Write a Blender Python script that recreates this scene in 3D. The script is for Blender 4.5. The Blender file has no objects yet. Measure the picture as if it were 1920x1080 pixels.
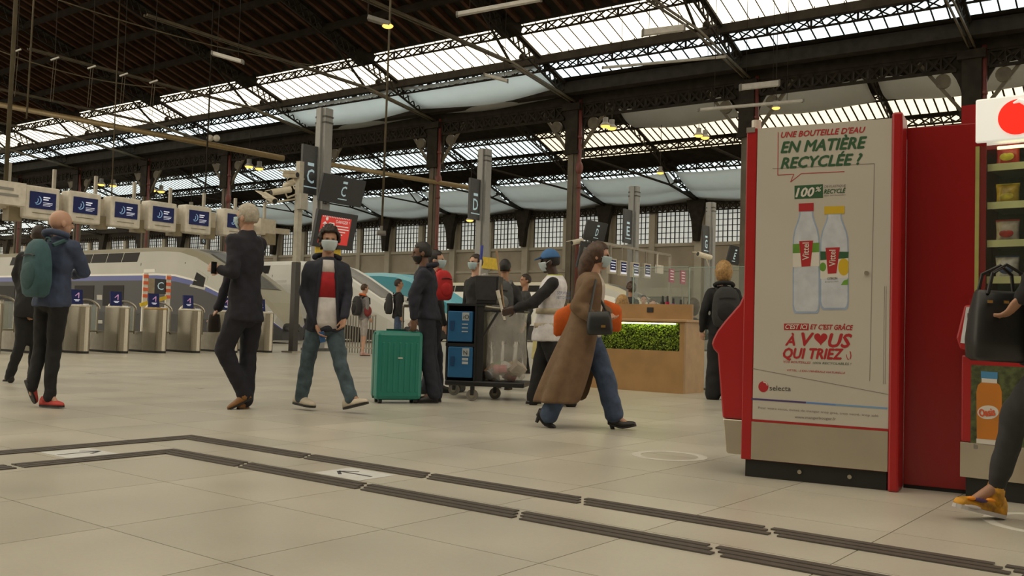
import bpy, bmesh, math, random
import numpy as np
from mathutils import Vector, Matrix

# ------------------------------------------------------------------ camera / world / exposure
SC = bpy.context.scene
COL = SC.collection
FPX = 1760.0                     # focal length in pixels of a 1920 px wide frame
PIT = math.atan(75/1760); ROL = 0.0295; EYE = 0.82
_fw = Vector((0, math.cos(PIT), math.sin(PIT))); _up = Vector((0, -math.sin(PIT), math.cos(PIT))); _rt = Vector((1, 0, 0))
_R = math.cos(ROL)*_rt + math.sin(ROL)*_up
_U = -math.sin(ROL)*_rt + math.cos(ROL)*_up
CAMP = Vector((0, 0, EYE))
cd = bpy.data.cameras.new('camera'); cd.sensor_width = 36.0; cd.lens = FPX*36/1920; cd.clip_end = 600; cd.clip_start = 0.05
cam = bpy.data.objects.new('camera', cd); COL.objects.link(cam)
cam.matrix_world = Matrix(((_R.x, _U.x, -_fw.x, 0), (_R.y, _U.y, -_fw.y, 0), (_R.z, _U.z, -_fw.z, EYE), (0, 0, 0, 1)))
SC.camera = cam
W = bpy.data.worlds.new('overcast_sky'); SC.world = W; W.use_nodes = True
_bg = W.node_tree.nodes['Background']; _bg.inputs[0].default_value = (1.0, 0.90, 0.71, 1); _bg.inputs[1].default_value = 1.5
SC.view_settings.view_transform = 'Standard'; SC.view_settings.look = 'None'
SC.view_settings.gamma = 1.0; SC.view_settings.use_curve_mapping = False
SC.view_settings.exposure = 0.0
PANE_POWER = 3.0

# ------------------------------------------------------------------ picture <-> place
def ray(x, y): return _fw + _R*((x-960)/FPX) - _U*((y-540)/FPX)
def fl(x, y, z=0.0):
    d = ray(x, y); return CAMP + d*((z-EYE)/d.z)
def at(x, y, Y):
    d = ray(x, y); return CAMP + d*(Y/d.y)
def onp(x, y, p0, n):
    d = ray(x, y); return CAMP + d*((Vector(p0)-CAMP).dot(n)/d.dot(n))
V = Vector
UP = V((0, 0, 1))
AX = 0.952
A = V((-math.sin(AX), math.cos(AX), 0))      # along the tracks, away from the concourse
N = V((math.cos(AX), math.sin(AX), 0))       # across the tracks
random.seed(7)

# ------------------------------------------------------------------ materials
MATS = {}
def mat(name, col, rough=0.6, metal=0.0, var=0.12, scale=8.0, bump=0.0, emit=None, estr=1.0, alpha=1.0, trans=0.0, spec=0.5, transl=0.0):
    if name in MATS: return MATS[name]
    m = bpy.data.materials.new(name); m.use_nodes = True
    nt = m.node_tree; b = nt.nodes['Principled BSDF']
    c = (*col, 1)
    if var > 0:
        tc = nt.nodes.new('ShaderNodeTexCoord'); nz = nt.nodes.new('ShaderNodeTexNoise'); nz.inputs['Scale'].default_value = scale; nz.inputs['Detail'].default_value = 3
        nt.links.new(tc.outputs['Object'], nz.inputs['Vector'])
        cr = nt.nodes.new('ShaderNodeValToRGB')
        cr.color_ramp.elements[0].position = 0.3; cr.color_ramp.elements[1].position = 0.7
        cr.color_ramp.elements[0].color = (*[max(0, v*(1-var)) for v in col], 1)
        cr.color_ramp.elements[1].color = (*[min(1, v*(1+var)) for v in col], 1)
        nt.links.new(nz.outputs['Fac'], cr.inputs['Fac']); nt.links.new(cr.outputs['Color'], b.inputs['Base Color'])
        if bump > 0:
            bp = nt.nodes.new('ShaderNodeBump'); bp.inputs['Strength'].default_value = bump; bp.inputs['Distance'].default_value = 0.02
            nt.links.new(nz.outputs['Fac'], bp.inputs['Height']); nt.links.new(bp.outputs['Normal'], b.inputs['Normal'])
    else:
        b.inputs['Base Color'].default_value = c
    b.inputs['Roughness'].default_value = rough; b.inputs['Metallic'].default_value = metal
    b.inputs['Specular IOR Level'].default_value = spec
    b.inputs['Alpha'].default_value = alpha; b.inputs['Transmission Weight'].default_value = trans
    if emit is not None:
        b.inputs['Emission Color'].default_value = (*emit, 1); b.inputs['Emission Strength'].default_value = estr
    if transl > 0:
        tr = nt.nodes.new('ShaderNodeBsdfTranslucent'); tr.inputs['Color'].default_value = c
        mx = nt.nodes.new('ShaderNodeMixShader'); mx.inputs[0].default_value = transl
        nt.links.new(b.outputs[0], mx.inputs[1]); nt.links.new(tr.outputs[0], mx.inputs[2])
        nt.links.new(mx.outputs[0], nt.nodes['Material Output'].inputs['Surface'])
    m.diffuse_color = c
    MATS[name] = m
    return m

def srgb(r, g, b):
    f = lambda v: (v/255/12.92 if v <= 10 else ((v/255+0.055)/1.055)**2.4)
    return (f(r), f(g), f(b))

# ------------------------------------------------------------------ mesh building
class MB:
    def __init__(s): s.v = []; s.f = []; s.m = []; s.mi = 0
    def add(s, vs, fs):
        o = len(s.v); s.v += [tuple(q) for q in vs]; s.f += [tuple(i+o for i in f) for f in fs]; s.m += [s.mi]*len(fs); return s
    def frame(s, o, x, y, z, sx, sy, sz):
        """box with corner o and edge vectors x*sx, y*sy, z*sz"""
        o = V(o); x = V(x)*sx; y = V(y)*sy; z = V(z)*sz
        p = [o, o+x, o+x+y, o+y, o+z, o+x+z, o+x+y+z, o+y+z]
        fs = [(0, 3, 2, 1), (4, 5, 6, 7), (0, 1, 5, 4), (1, 2, 6, 5), (2, 3, 7, 6), (3, 0, 4, 7)]
        if x.cross(y).dot(z) < 0: fs = [f[::-1] for f in fs]
        return s.add(p, fs)
    def box(s, c, size, x=(1, 0, 0), y=(0, 1, 0), z=(0, 0, 1)):
        x, y, z = V(x), V(y), V(z)
        return s.frame(V(c)-x*size[0]/2-y*size[1]/2-z*size[2]/2, x, y, z, *size)
    def bar(s, p, q, w, h, up=UP):
        p, q = V(p), V(q); d = q-p; L = d.length
        if L < 1e-6: return s
        d /= L; side = d.cross(V(up))
        if side.length < 1e-3: side = d.cross(V((1, 0, 0)))
        side.normalize(); u = side.cross(d)
        return s.frame(p-side*w/2-u*h/2, d, side, u, L, w, h)
    def tube(s, p, q, r, n=8, r2=None, cap=True):
        p, q = V(p), V(q); d = (q-p); r2 = r if r2 is None else r2
        if d.length < 1e-6: return s
        d.normalize(); a = d.orthogonal().normalized(); b = d.cross(a)
        vs = []
        for P, rr in ((p, r), (q, r2)):
            for i in range(n):
                t = 2*math.pi*i/n; vs.append(P+(a*math.cos(t)+b*math.sin(t))*rr)
        fs = [(i, (i+1) % n, n+(i+1) % n, n+i) for i in range(n)]
        if cap: fs += [tuple(range(n))[::-1], tuple(range(n, 2*n))]
        return s.add(vs, fs)
    def path(s, pts, r, n=6):
        pts = [V(p) for p in pts]; rings = []
        rr = r if isinstance(r, (list, tuple)) else [r]*len(pts)
        d0 = (pts[1]-pts[0]).normalized(); a = d0.orthogonal().normalized()
        for i, P in enumerate(pts):
            d = (pts[min(i+1, len(pts)-1)]-pts[max(i-1, 0)]).normalized()
            a = (a-d*a.dot(d)).normalized(); b = d.cross(a)
            rings.append([P+(a*math.cos(2*math.pi*k/n)+b*math.sin(2*math.pi*k/n))*rr[i] for k in range(n)])
        return s.rings(rings)
    def rings(s, rings, cap=True, closed=True):
        n = len(rings[0]); vs = [p for r in rings for p in r]; fs = []
        for j in range(len(rings)-1):
            for i in range(n if closed else n-1):
                fs.append((j*n+i, j*n+(i+1) % n, (j+1)*n+(i+1) % n, (j+1)*n+i))
        if cap and closed:
            fs.append(tuple(range(n))[::-1]); fs.append(tuple(range((len(rings)-1)*n, len(rings)*n)))
        return s.add(vs, fs)
    def ell(s, c, r, x=(1, 0, 0), y=(0, 1, 0), z=(0, 0, 1), nu=16, nv=10):
        c, x, y, z = V(c), V(x), V(y), V(z); vs = [c-z*r[2]]; fs = []
        for j in range(1, nv):
            ph = -math.pi/2+math.pi*j/nv
            for i in range(nu):
                t = 2*math.pi*i/nu
                vs.append(c+x*(r[0]*math.cos(ph)*math.cos(t))+y*(r[1]*math.cos(ph)*math.sin(t))+z*(r[2]*math.sin(ph)))
        vs.append(c+z*r[2]); top = len(vs)-1
        for i in range(nu):
            fs.append((0, 1+(i+1) % nu, 1+i)); fs.append((top, top-nu+i, top-nu+(i+1) % nu))
        for j in range(nv-2):
            for i in range(nu):
                a = 1+j*nu; fs.append((a+i, a+(i+1) % nu, a+nu+(i+1) % nu, a+nu+i))
        if x.cross(y).dot(z) < 0: fs = [f[::-1] for f in fs]
        return s.add(vs, fs)
    def prism(s, pts, o, x, y, d):
        """2-D outline pts (ccw in x,y) extruded along vector d"""
        o, x, y, d = V(o), V(x), V(y), V(d); n = len(pts)
        vs = [o+x*a+y*b for a, b in pts]+[o+x*a+y*b+d for a, b in pts]
        fs = [tuple(range(n))[::-1], tuple(range(n, 2*n))]+[(i, (i+1) % n, n+(i+1) % n, n+i) for i in range(n)]
        ar = sum(pts[i][0]*pts[(i+1) % n][1]-pts[(i+1) % n][0]*pts[i][1] for i in range(n))
        if (ar > 0) != (x.cross(y).dot(d) > 0): fs = [f[::-1] for f in fs]
        return s.add(vs, fs)
    def mesh(s, name, mats, smooth=False):
        me = bpy.data.meshes.new(name); me.from_pydata(s.v, [], s.f)
        mats = mats if isinstance(mats, (list, tuple)) else [mats]
        for m in mats: me.materials.append(m)
        if len(mats) > 1: me.polygons.foreach_set('material_index', s.m)
        if smooth: me.polygons.foreach_set('use_smooth', [True]*len(s.f))
        me.update(); return me
    def build(s, name, mats, parent=None, smooth=False, bevel=0, kind=None, label=None, origin=None):
        o = bpy.data.objects.new(name, None if False else s.mesh(name, mats, smooth)); COL.objects.link(o)
        if parent is not None: o.parent = parent; o.matrix_parent_inverse = parent.matrix_basis.inverted()
        if bevel:
            b = o.modifiers.new('bevel', 'BEVEL'); b.width = bevel; b.segments = 2; b.limit_method = 'ANGLE'; b.angle_limit = 0.7
        if kind: o['kind'] = kind
        if label: o['label'] = label
        return o

def mobj(name, me, parent=None):
    o = bpy.data.objects.new(name, me); COL.objects.link(o)
    if parent is not None: o.parent = parent; o.matrix_parent_inverse = parent.matrix_basis.inverted()
    return o
def tag(o, label, cat, group=None):
    o['label'] = label; o['category'] = cat
    if group: o['group'] = group
    return o
def thing(name, loc, label, cat, group=None):
    o = bpy.data.objects.new(name, None); COL.objects.link(o); o.location = loc; o.empty_display_size = 0.1
    o.matrix_basis = Matrix.Translation(V(loc))
    return tag(o, label, cat, group)
def struct(o): o['kind'] = 'structure'; return o
def copy_thing(root, off):
    """copy of a thing and its parts and sub-parts, moved by off"""
    off = V(off)
    c = root.copy(); COL.objects.link(c); c.location = root.location+off
    for ch in root.children:
        d = ch.copy(); COL.objects.link(d); d.parent = c
        d.matrix_parent_inverse = ch.matrix_parent_inverse.copy()
        for g in ch.children:
            e = g.copy(); COL.objects.link(e); e.parent = d; e.matrix_parent_inverse = g.matrix_parent_inverse.copy()
    return c
def text(name, s, o, x, y, size, m, parent, depth=0.002, shear=0.0, bold=0.0, align='LEFT', fitw=None, lift=0.002):
    """flat lettering on a surface: o lower-left baseline point, x reading direction, y up direction of the surface"""
    cu = bpy.data.curves.new(name, 'FONT'); cu.body = s; cu.size = 1.0; cu.shear = shear; cu.extrude = 0.0; cu.resolution_u = 2; cu.align_x = 'LEFT'
    to = bpy.data.objects.new('tmp_text', cu); COL.objects.link(to)
    bpy.context.view_layer.update()
    me = bpy.data.meshes.new_from_object(to.evaluated_get(bpy.context.evaluated_depsgraph_get()))
    bpy.data.objects.remove(to)
    n = len(me.vertices); co = np.empty(n*3); me.vertices.foreach_get('co', co); co = co.reshape(-1, 3)
    if n == 0: return None
    w = co[:, 0].max()-co[:, 0].min(); x0 = co[:, 0].min()
    sx = size if fitw is None else fitw/w
    x, y = V(x).normalized(), V(y).normalized(); nz = x.cross(y)
    px = (co[:, 0]-x0)*sx; py = co[:, 1]*size
    if align == 'CENTER': px -= w*sx/2
    o = V(o)+nz*lift
    out = np.outer(px, x)+np.outer(py, y)+np.array(o)
    if bold > 0:      # heavier strokes: the outline laid down several times with small offsets
        fs = [tuple(p.vertices) for p in me.polygons]; vs = []; ff = []
        for k, (ox, oy) in enumerate(((0, 0), (1, 0), (-1, 0), (0, 1), (0, -1))):
            q = out+np.array(x)*(ox*bold*size)+np.array(y)*(oy*bold*size)+np.array(nz)*(k*.00004)
            vs += [tuple(r) for r in q]; ff += [tuple(i+k*n for i in f) for f in fs]
        bpy.data.meshes.remove(me); me = bpy.data.meshes.new(name); me.from_pydata(vs, [], ff); me.materials.append(m); me.update()
    else:
        me.vertices.foreach_set('co', out.ravel()); me.materials.clear(); me.materials.append(m); me.update(); me.name = name
    return mobj(name, me, parent)
try:
    SC.cycles.adaptive_threshold = 0.04; SC.cycles.max_bounces = 6; SC.cycles.diffuse_bounces = 3; SC.cycles.glossy_bounces = 3; SC.cycles.transparent_max_bounces = 8
except Exception: pass
# ------------------------------------------------------------------ floor
TA = 0.914
DA = V((math.cos(TA), math.sin(TA), 0)); DB = V((-math.sin(TA), math.cos(TA), 0))
def stone_mat():
    m = bpy.data.materials.new('beige_stone'); m.use_nodes = True; nt = m.node_tree; b = nt.nodes['Principled BSDF']
    g = nt.nodes.new('ShaderNodeNewGeometry'); oi = nt.nodes.new('ShaderNodeObjectInfo')
    n1 = nt.nodes.new('ShaderNodeTexNoise'); n1.inputs['Scale'].default_value = 1.3; n1.inputs['Detail'].default_value = 5
    n2 = nt.nodes.new('ShaderNodeTexNoise'); n2.inputs['Scale'].default_value = 60; n2.inputs['Detail'].default_value = 2
    nt.links.new(g.outputs['Position'], n1.inputs['Vector']); nt.links.new(g.outputs['Position'], n2.inputs['Vector'])
    r1 = nt.nodes.new('ShaderNodeValToRGB'); e = r1.color_ramp.elements
    e[0].position = 0.3; e[1].position = 0.75; e[0].color = (0.46, 0.43, 0.36, 1); e[1].color = (0.56, 0.525, 0.44, 1)
    nt.links.new(n1.outputs['Fac'], r1.inputs['Fac'])
    mx = nt.nodes.new('ShaderNodeMix'); mx.data_type = 'RGBA'; mx.blend_type = 'MULTIPLY'; mx.inputs[0].default_value = 0.18
    nt.links.new(r1.outputs['Color'], mx.inputs[6]); nt.links.new(n2.outputs['Color'], mx.inputs[7])
    hv = nt.nodes.new('ShaderNodeHueSaturation')
    mr = nt.nodes.new('ShaderNodeMapRange'); mr.inputs[3].default_value = 0.94; mr.inputs[4].default_value = 1.06
    nt.links.new(oi.outputs['Random'], mr.inputs[0]); nt.links.new(mr.outputs[0], hv.inputs['Value'])
    nt.links.new(mx.outputs[2], hv.inputs['Color']); nt.links.new(hv.outputs['Color'], b.inputs['Base Color'])
    rr = nt.nodes.new('ShaderNodeMapRange'); rr.inputs[3].default_value = 0.22; rr.inputs[4].default_value = 0.42
    nt.links.new(n1.outputs['Fac'], rr.inputs[0]); nt.links.new(rr.outputs[0], b.inputs['Roughness'])
    return m
M_stone = stone_mat()
M_grout = mat('dark_grout', (0.16, 0.14, 0.11), 0.9)
M_bar = mat('grey_brown_guide_bar', (0.075, 0.062, 0.052), 0.55)
mb = MB(); mb.box((0, 45, -0.11), (150, 130, 0.2)); floor = struct(mb.build('floor', M_grout))
SA, SB, OA, OB = 0.74, 0.772, 1.97, 1.16
cells = []
for i in range(-40, 150):
    for j in range(-70, 190):
        c = DA*(OA+SA*(i+.5))+DB*(OB+SB*(j+.5))
        if c.y < -2.2 or c.y > 62 or abs(c.x) > 6+c.y*0.75: continue
        cells.append((c.length if (c.y > 1.2 and abs(c.x) < 0.6*c.y+0.6) else 100+c.length, c))
cells.sort(key=lambda q: q[0])
tmb = MB(); tmb.box((0, 0, -0.005), (SA-0.005, SB-0.005, 0.01), DA, DB, UP); tme = tmb.mesh('tile', M_stone)
for d, c in cells[:298]:
    o = mobj('tile', tme, floor); o.location = c
rest = MB()
for d, c in cells[298:]:
    rest.box((c.x, c.y, -0.005), (SA-0.005, SB-0.005, 0.01), DA, DB, UP)
rest.build('far_tiles', M_stone, floor, kind='stuff')
# guidance strips of three raised bars
def gbar(a0, a1, b0, b1):
    mb = MB(); mb.frame(DA*a0+DB*b0+UP*0.0005, DA, DB, UP, a1-a0, b1-b0, 0.006); mb.build('guide_bar', M_bar, floor)
for (ca, cb, brks) in ((3.895, 5.80, [4.48, 3.48, 2.48, 1.54, 0.65, -0.34, -1.32]), (3.405, 5.255, [4.45, 3.47, 2.49, 1.56, 0.58, -0.4])):
    for r in range(3):
        a1 = ca-r*0.056; a0 = a1-0.04; b = cb-r*0.056; sh = -0.012*r
        ed = [b]+[q+0.06*(1-r)*0.6 for q in brks]
        for s, e in zip(ed[:-1], ed[1:]): gbar(a0, a1, e+0.02, s-(0 if s == b else 0.02))
        x = a0
        for e in (2.40, 1.41, 0.42):
            gbar(e+0.02, x, b-0.04, b); x = e-0.02
# floor stickers
M_stk = mat('white_floor_sticker', (0.62, 0.62, 0.60), 0.4, var=0.08, scale=20)
M_ink = mat('dark_sticker_ink', (0.06, 0.06, 0.07), 0.5)
def sticker(a0, a1, b0, b1, flip, label):
    t = thing('floor_sticker', DA*((a0+a1)/2)+DB*((b0+b1)/2), label, 'sticker', 'arrow stickers between the guide strips')
    mb = MB(); mb.frame(DA*a0+DB*b0+UP*0.0005, DA, DB, UP, a1-a0, b1-b0, 0.0015); mb.build('vinyl_sheet', M_stk, t)
    c = DA*((a0+a1)/2)+DB*((b0+b1)/2)+UP*0.0021; L = 0.13
    f, g = (DB, DA) if flip else (DA, DB)
    mb = MB()
    for p, q in ((c-f*L, c+f*L), (c+f*L, c+f*L*0.3+g*0.07), (c+f*L, c+f*L*0.3-g*0.07)): mb.bar(p, q, 0.02, 0.001)
    mb.build('arrow', M_ink, t); return t
sticker(3.44, 3.71, 3.62, 3.98, True, 'white floor sticker with dark arrow between the guide strips, right of the corner')
sticker(2.75, 3.05, 5.28, 5.62, False, 'white floor sticker with dark arrow between the guide strips, left of the corner')
def ring_sticker(c, r0, r1, label):
    mb = MB(); n = 40; vs = []; fs = []
    for z in (0.0005, 0.0018):
        for rr in (r0, r1):
            for i in range(n): t = 2*math.pi*i/n; vs.append((c.x+rr*math.cos(t), c.y+rr*math.sin(t), z))
    for i in range(n):
        j = (i+1) % n
        fs += [(2*n+i, 3*n+i, 3*n+j, 2*n+j), (n+i, n+j, 3*n+j, 3*n+i), (i, 2*n+i, 2*n+j, j)]
    mb.add(vs, fs); o = mb.build('ring_sticker', M_ring); tag(o, label, 'sticker', 'round distance stickers on the floor')
M_ring = mat('worn_pale_ring', (0.60, 0.585, 0.52), 0.5, var=0.1)
ring_sticker(fl(1255, 855), 0.19, 0.25, 'faint round white sticker on the floor before the drink machine')
ring_sticker(fl(1975, 985), 0.24, 0.29, 'faint round white sticker on the floor by the yellow trainer')
# ------------------------------------------------------------------ train shed: roofs, columns, far wall
L1, T0, HE, TN, SP = 35.0, 61.77, 11.26, 0.318, 8.0
L2 = 66.0
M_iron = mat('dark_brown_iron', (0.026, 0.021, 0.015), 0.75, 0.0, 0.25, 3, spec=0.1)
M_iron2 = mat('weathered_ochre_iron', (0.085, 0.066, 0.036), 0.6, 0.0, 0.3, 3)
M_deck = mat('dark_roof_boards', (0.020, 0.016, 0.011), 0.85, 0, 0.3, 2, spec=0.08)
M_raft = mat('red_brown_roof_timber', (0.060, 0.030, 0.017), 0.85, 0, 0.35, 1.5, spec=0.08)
M_col = mat('grey_brown_column_paint', (0.125, 0.105, 0.078), 0.7, 0, 0.15, 2, spec=0.2)
M_pipe = mat('dark_red_pipe_paint', (0.135, 0.035, 0.026), 0.5, 0, 0.15, 2)
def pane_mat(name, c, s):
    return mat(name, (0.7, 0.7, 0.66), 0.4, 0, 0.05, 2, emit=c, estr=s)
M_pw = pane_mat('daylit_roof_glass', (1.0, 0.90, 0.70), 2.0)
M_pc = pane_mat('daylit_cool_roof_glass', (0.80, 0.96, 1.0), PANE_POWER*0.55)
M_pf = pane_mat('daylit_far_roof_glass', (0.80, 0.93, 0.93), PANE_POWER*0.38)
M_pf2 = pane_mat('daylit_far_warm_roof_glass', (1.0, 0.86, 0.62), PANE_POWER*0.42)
M_sheet = mat('white_netting_sheet', (0.74, 0.74, 0.71), 0.9, 0, 0.06, 1.5, alpha=0.82, transl=0.6)
def SP_(L, u, t, dz=0.0): return N*(L-u)+A*t+UP*(HE+u*TN+dz)
NR = (N*TN+UP).normalized()         # roof normal (up side)
SLD = (N*-1+UP*TN).normalized()     # up-slope
def lattice(mb, p, q, h, n, w=0.06, t=0.05, posts=2):
    p, q, h = V(p), V(q), V(h); d = (q-p)/n; nn = d.cross(h).normalized()
    mb.bar(p, q, t*1.5, w*1.2, h); mb.bar(p+h, q+h, t*1.5, w*1.2, h)
    for i in range(n):
        a = p+d*i
        mb.bar(a, a+d+h, t, w*0.8, nn.cross(d)); mb.bar(a+h, a+d, t, w*0.8, nn.cross(d))
        if posts and i % posts == 0: mb.bar(a, a+h, w*1.3, t*1.3, d)
def hall(L, k0, k1, umax, bands, ceil_name, full=True):
    """bands: list of (u0,u1,material,npanes,part?)"""
    mb = MB(); t0, t1 = T0-SP*k0, T0-SP*k1
    # boarded parts of the slope
    ed = sorted([b[:2] for b in bands]); u = -0.6
    segs = []
    for b in ed: segs.append((u, b[0])); u = b[1]
    segs.append((u, umax))
    for s, e in segs:
        p = SP_(L, s, t1); mb.frame(p+NR*0.02, A, SLD, NR, t0-t1, (e-s)*math.sqrt(1+TN*TN), 0.05)
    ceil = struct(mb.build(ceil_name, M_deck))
    # eave girder and frieze
    for k in range(k0, k1):
        ta, tb = T0-SP*k, T0-SP*(k+1)
        g = MB(); g.bar(SP_(L, 0.75, ta, -0.20), SP_(L, 0.75, tb, -0.20), 0.5, 0.5); g.bar(N*(L)+A*ta+UP*(HE-0.25), N*L+A*tb+UP*(HE-0.25), 0.35, 0.55)
        g.build('eave_girder', M_iron, ceil)
        g = MB(); lattice(g, N*(L-.1)+A*(ta-.5)+UP*(HE-0.55), N*(L-.1)+A*(tb+.5)+UP*(HE-0.55), UP*-0.55, 14, 0.09, 0.05, 1); g.build('frieze_lattice', M_iron, ceil)
        if full:
            g = MB(); lattice(g, SP_(L, 4.9, ta), SP_(L, 4.9, tb), UP*-0.32, 15, 0.055, 0.05, 3); g.build('purlin_lattice', M_iron, ceil)
            g = MB(); g.bar(SP_(L, 2.9, ta, -0.15), SP_(L, 2.9, tb, -0.15), 0.22, 0.32); g.build('purlin_beam', M_iron, ceil)
            g = MB(); lattice(g, SP_(L, 2.45, ta, -.03), SP_(L, 2.45, tb, -.03), UP*-0.32, 15, 0.055, 0.05, 3); g.build('purlin_lattice', M_iron, ceil)
            # a snow rail of short pegs along the glazing foot
            g = MB()
            for i in range(8):
                p = SP_(L, 3.05, ta-SP*(i+.5)/8, -.1); g.bar(p, p+UP*0.22, 0.03, 0.03, N)
            g.bar(SP_(L, 3.05, ta, .02), SP_(L, 3.05, tb, .02), 0.02, 0.02); g.build('glazing_rail', M_iron, ceil)
        else:
            for uu in (2.4, 5.0, 8.0, 11.0):
                g = MB(); lattice(g, SP_(L, uu, ta), SP_(L, uu, tb), UP*-0.42, 12, 0.09, 0.06, 3); g.build('purlin_lattice', M_iron, ceil)
    # glazing bars and panes
    stuffp = {}
    for (u0, u1, m, npn, part, gap) in bands:
        bars = MB()
        ln = (u1-u0)*math.sqrt(1+TN*TN); st = SP/npn
        pm = MB(); pm.frame(V((0, 0, 0)), A, SLD, NR, st-gap, ln, 0.012); pme = pm.mesh('glass_pane', m)
        for k in range(k0, k1):
            for i in range(npn):
                t = T0-SP*k-SP*(i+1)/npn
                p = SP_(L, u0, t)
                bars.frame(p-A*gap/2-NR*0.03, A, SLD, NR, gap, ln, 0.05)
                p = p+A*gap/2
                if part: o = mobj('glass_pane', pme, ceil); o.location = p
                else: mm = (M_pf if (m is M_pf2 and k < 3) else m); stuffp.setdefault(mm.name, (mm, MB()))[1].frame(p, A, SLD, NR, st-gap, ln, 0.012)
        bars.build('glazing_bars', M_iron, ceil, kind='stuff')
    for nm, (m, q) in stuffp.items(): q.build('small_roof_panes', m, ceil, kind='stuff')
    # trusses over each column
    for k in range(k0, k1+1):
        t = T0-SP*k
        g = MB(); ue = umax if full else umax
        g.bar(SP_(L, 0, t, -0.04), SP_(L, ue, t, -0.04), 0.22, 0.14, NR)
        dn = NR*-0.5; p, q = SP_(L, 0.3, t, -.05), SP_(L, min(ue, 16), t, -.05)
        lattice(g, p, q, dn, 40 if full else 20, 0.055 if full else .08, 0.05, 0)
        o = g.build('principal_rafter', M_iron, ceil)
        g = MB()
        for s in (-.09, .09):
            g.bar(SP_(L, 0.1, t+s, -.45), SP_(L, 5.0, t+s, 0)*V((1, 1, 0)).x if False else N*(L-5)+A*(t+s)+UP*(HE+.15), 0.05, 0.09)
            g.bar(N*(L-5)+A*(t+s)+UP*(HE+.15), N*(L-16)+A*(t+s)+UP*(HE+.22), 0.05, 0.08)
        g.build('tie_rod', M_iron2 if full else M_iron, ceil)
        g = MB()
        foot = N*(L-5)+A*t+UP*(HE+.15)
        g.tube(SP_(L, 3.4, t, -.3), foot, 0.06, 8); g.ell(SP_(L, 4.2, t, -.78), (.13, .13, .16)); g.bar(SP_(L, 8.2, t, -.1), foot, .07, .09)
        g.build('strut', M_iron, ceil)
        g = MB(); g.box(SP_(L, 5.3, t, -.1), (.95, .8, .5), A, SLD, NR); g.build('node_block', M_deck, ceil)
    return ceil
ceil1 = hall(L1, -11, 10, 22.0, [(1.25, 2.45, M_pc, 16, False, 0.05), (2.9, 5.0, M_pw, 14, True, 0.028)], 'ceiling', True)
# common rafters under the boarded slope
rm = MB(); rm.frame(V((0, 0, 0)), A, SLD, NR, 0.16, 14.5*math.sqrt(1+TN*TN), 0.2); rme = rm.mesh('common_rafter', M_raft)
for i in range(20*11):
    t = T0+9*SP-SP*i/11
    if i % 11 == 0: continue
    o = mobj('common_rafter', rme, ceil1); o.location = SP_(L1, 5.4, t)-NR*0.19
for uu in (7.6, 9.8, 12.2, 14.8, 17.2):
    g = MB(); g.bar(SP_(L1, uu, T0+9*SP, -.3), SP_(L1, uu, T0-9*SP, -.3), .18, .26, NR); g.build('purlin_beam', M_deck, ceil1)
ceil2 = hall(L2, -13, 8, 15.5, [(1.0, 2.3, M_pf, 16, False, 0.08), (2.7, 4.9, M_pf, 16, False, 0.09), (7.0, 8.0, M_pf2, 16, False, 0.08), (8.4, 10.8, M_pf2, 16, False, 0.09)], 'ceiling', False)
# white protective sheets sagging under the glazing
def sheet(L, ta, tb, ua, ub, sag, label, name='protective_sheet', drop=0.12):
    mb = MB(); nu, nv = 10, 10; rows = []
    for i in range(nu+1):
        r = []
        for j in range(nv+1):
            a, b = i/nu, j/nv; t = ta+(tb-ta)*a; u = ua+(ub-ua)*b
            s = sag*4*a*(1-a)*0.35+sag*math.sin(math.pi*b)*0.7*(0.6+0.4*4*a*(1-a))+0.03*math.sin(9*a+4*b)
            r.append(SP_(L, u, t, -drop-s))
        rows.append(r)
    mb.rings(rows, cap=False, closed=False); o = mb.build(name, M_sheet, smooth=True)
    sm = o.modifiers.new('solid', 'SOLIDIFY'); sm.thickness = 0.008
    return tag(o, label, 'sheet', 'white sheets under the roof glazing')
sheet(L1, T0-SP*3+1.0, T0-SP*4+.3, 2.65, 0.1, 0.42, 'white sheet sagging under the roof glazing just left of the middle iron column')
sheet(L1, T0-SP*4+.25, T0-SP*5+.3, 2.65, 0.1, 0.42, 'white sheet sagging under the roof glazing between the two middle iron columns')
for q, k in enumerate(range(-3, 7)):
    sheet(L2, T0-SP*k-.3, T0-SP*(k+1)+.3, 6.2 if k in (5, 6) else 4.9, 0.2, 0.5, 'pale sheet under the far hall roof, %s bay from the right' % ['tenth', 'ninth', 'eighth', 'seventh', 'sixth', 'fifth', 'fourth', 'third', 'second', 'first'][q], drop=0.45)
for q, k in enumerate((4, 5, 6)):
    sheet(L2, T0-SP*k-.3, T0-SP*(k+1)+.3, 13.4, 10.9, 0.5, 'pale sheet high under the far hall roof ridge, %s of three from the right' % ['leftmost', 'middle one', 'rightmost'][q], drop=0.4)

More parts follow.
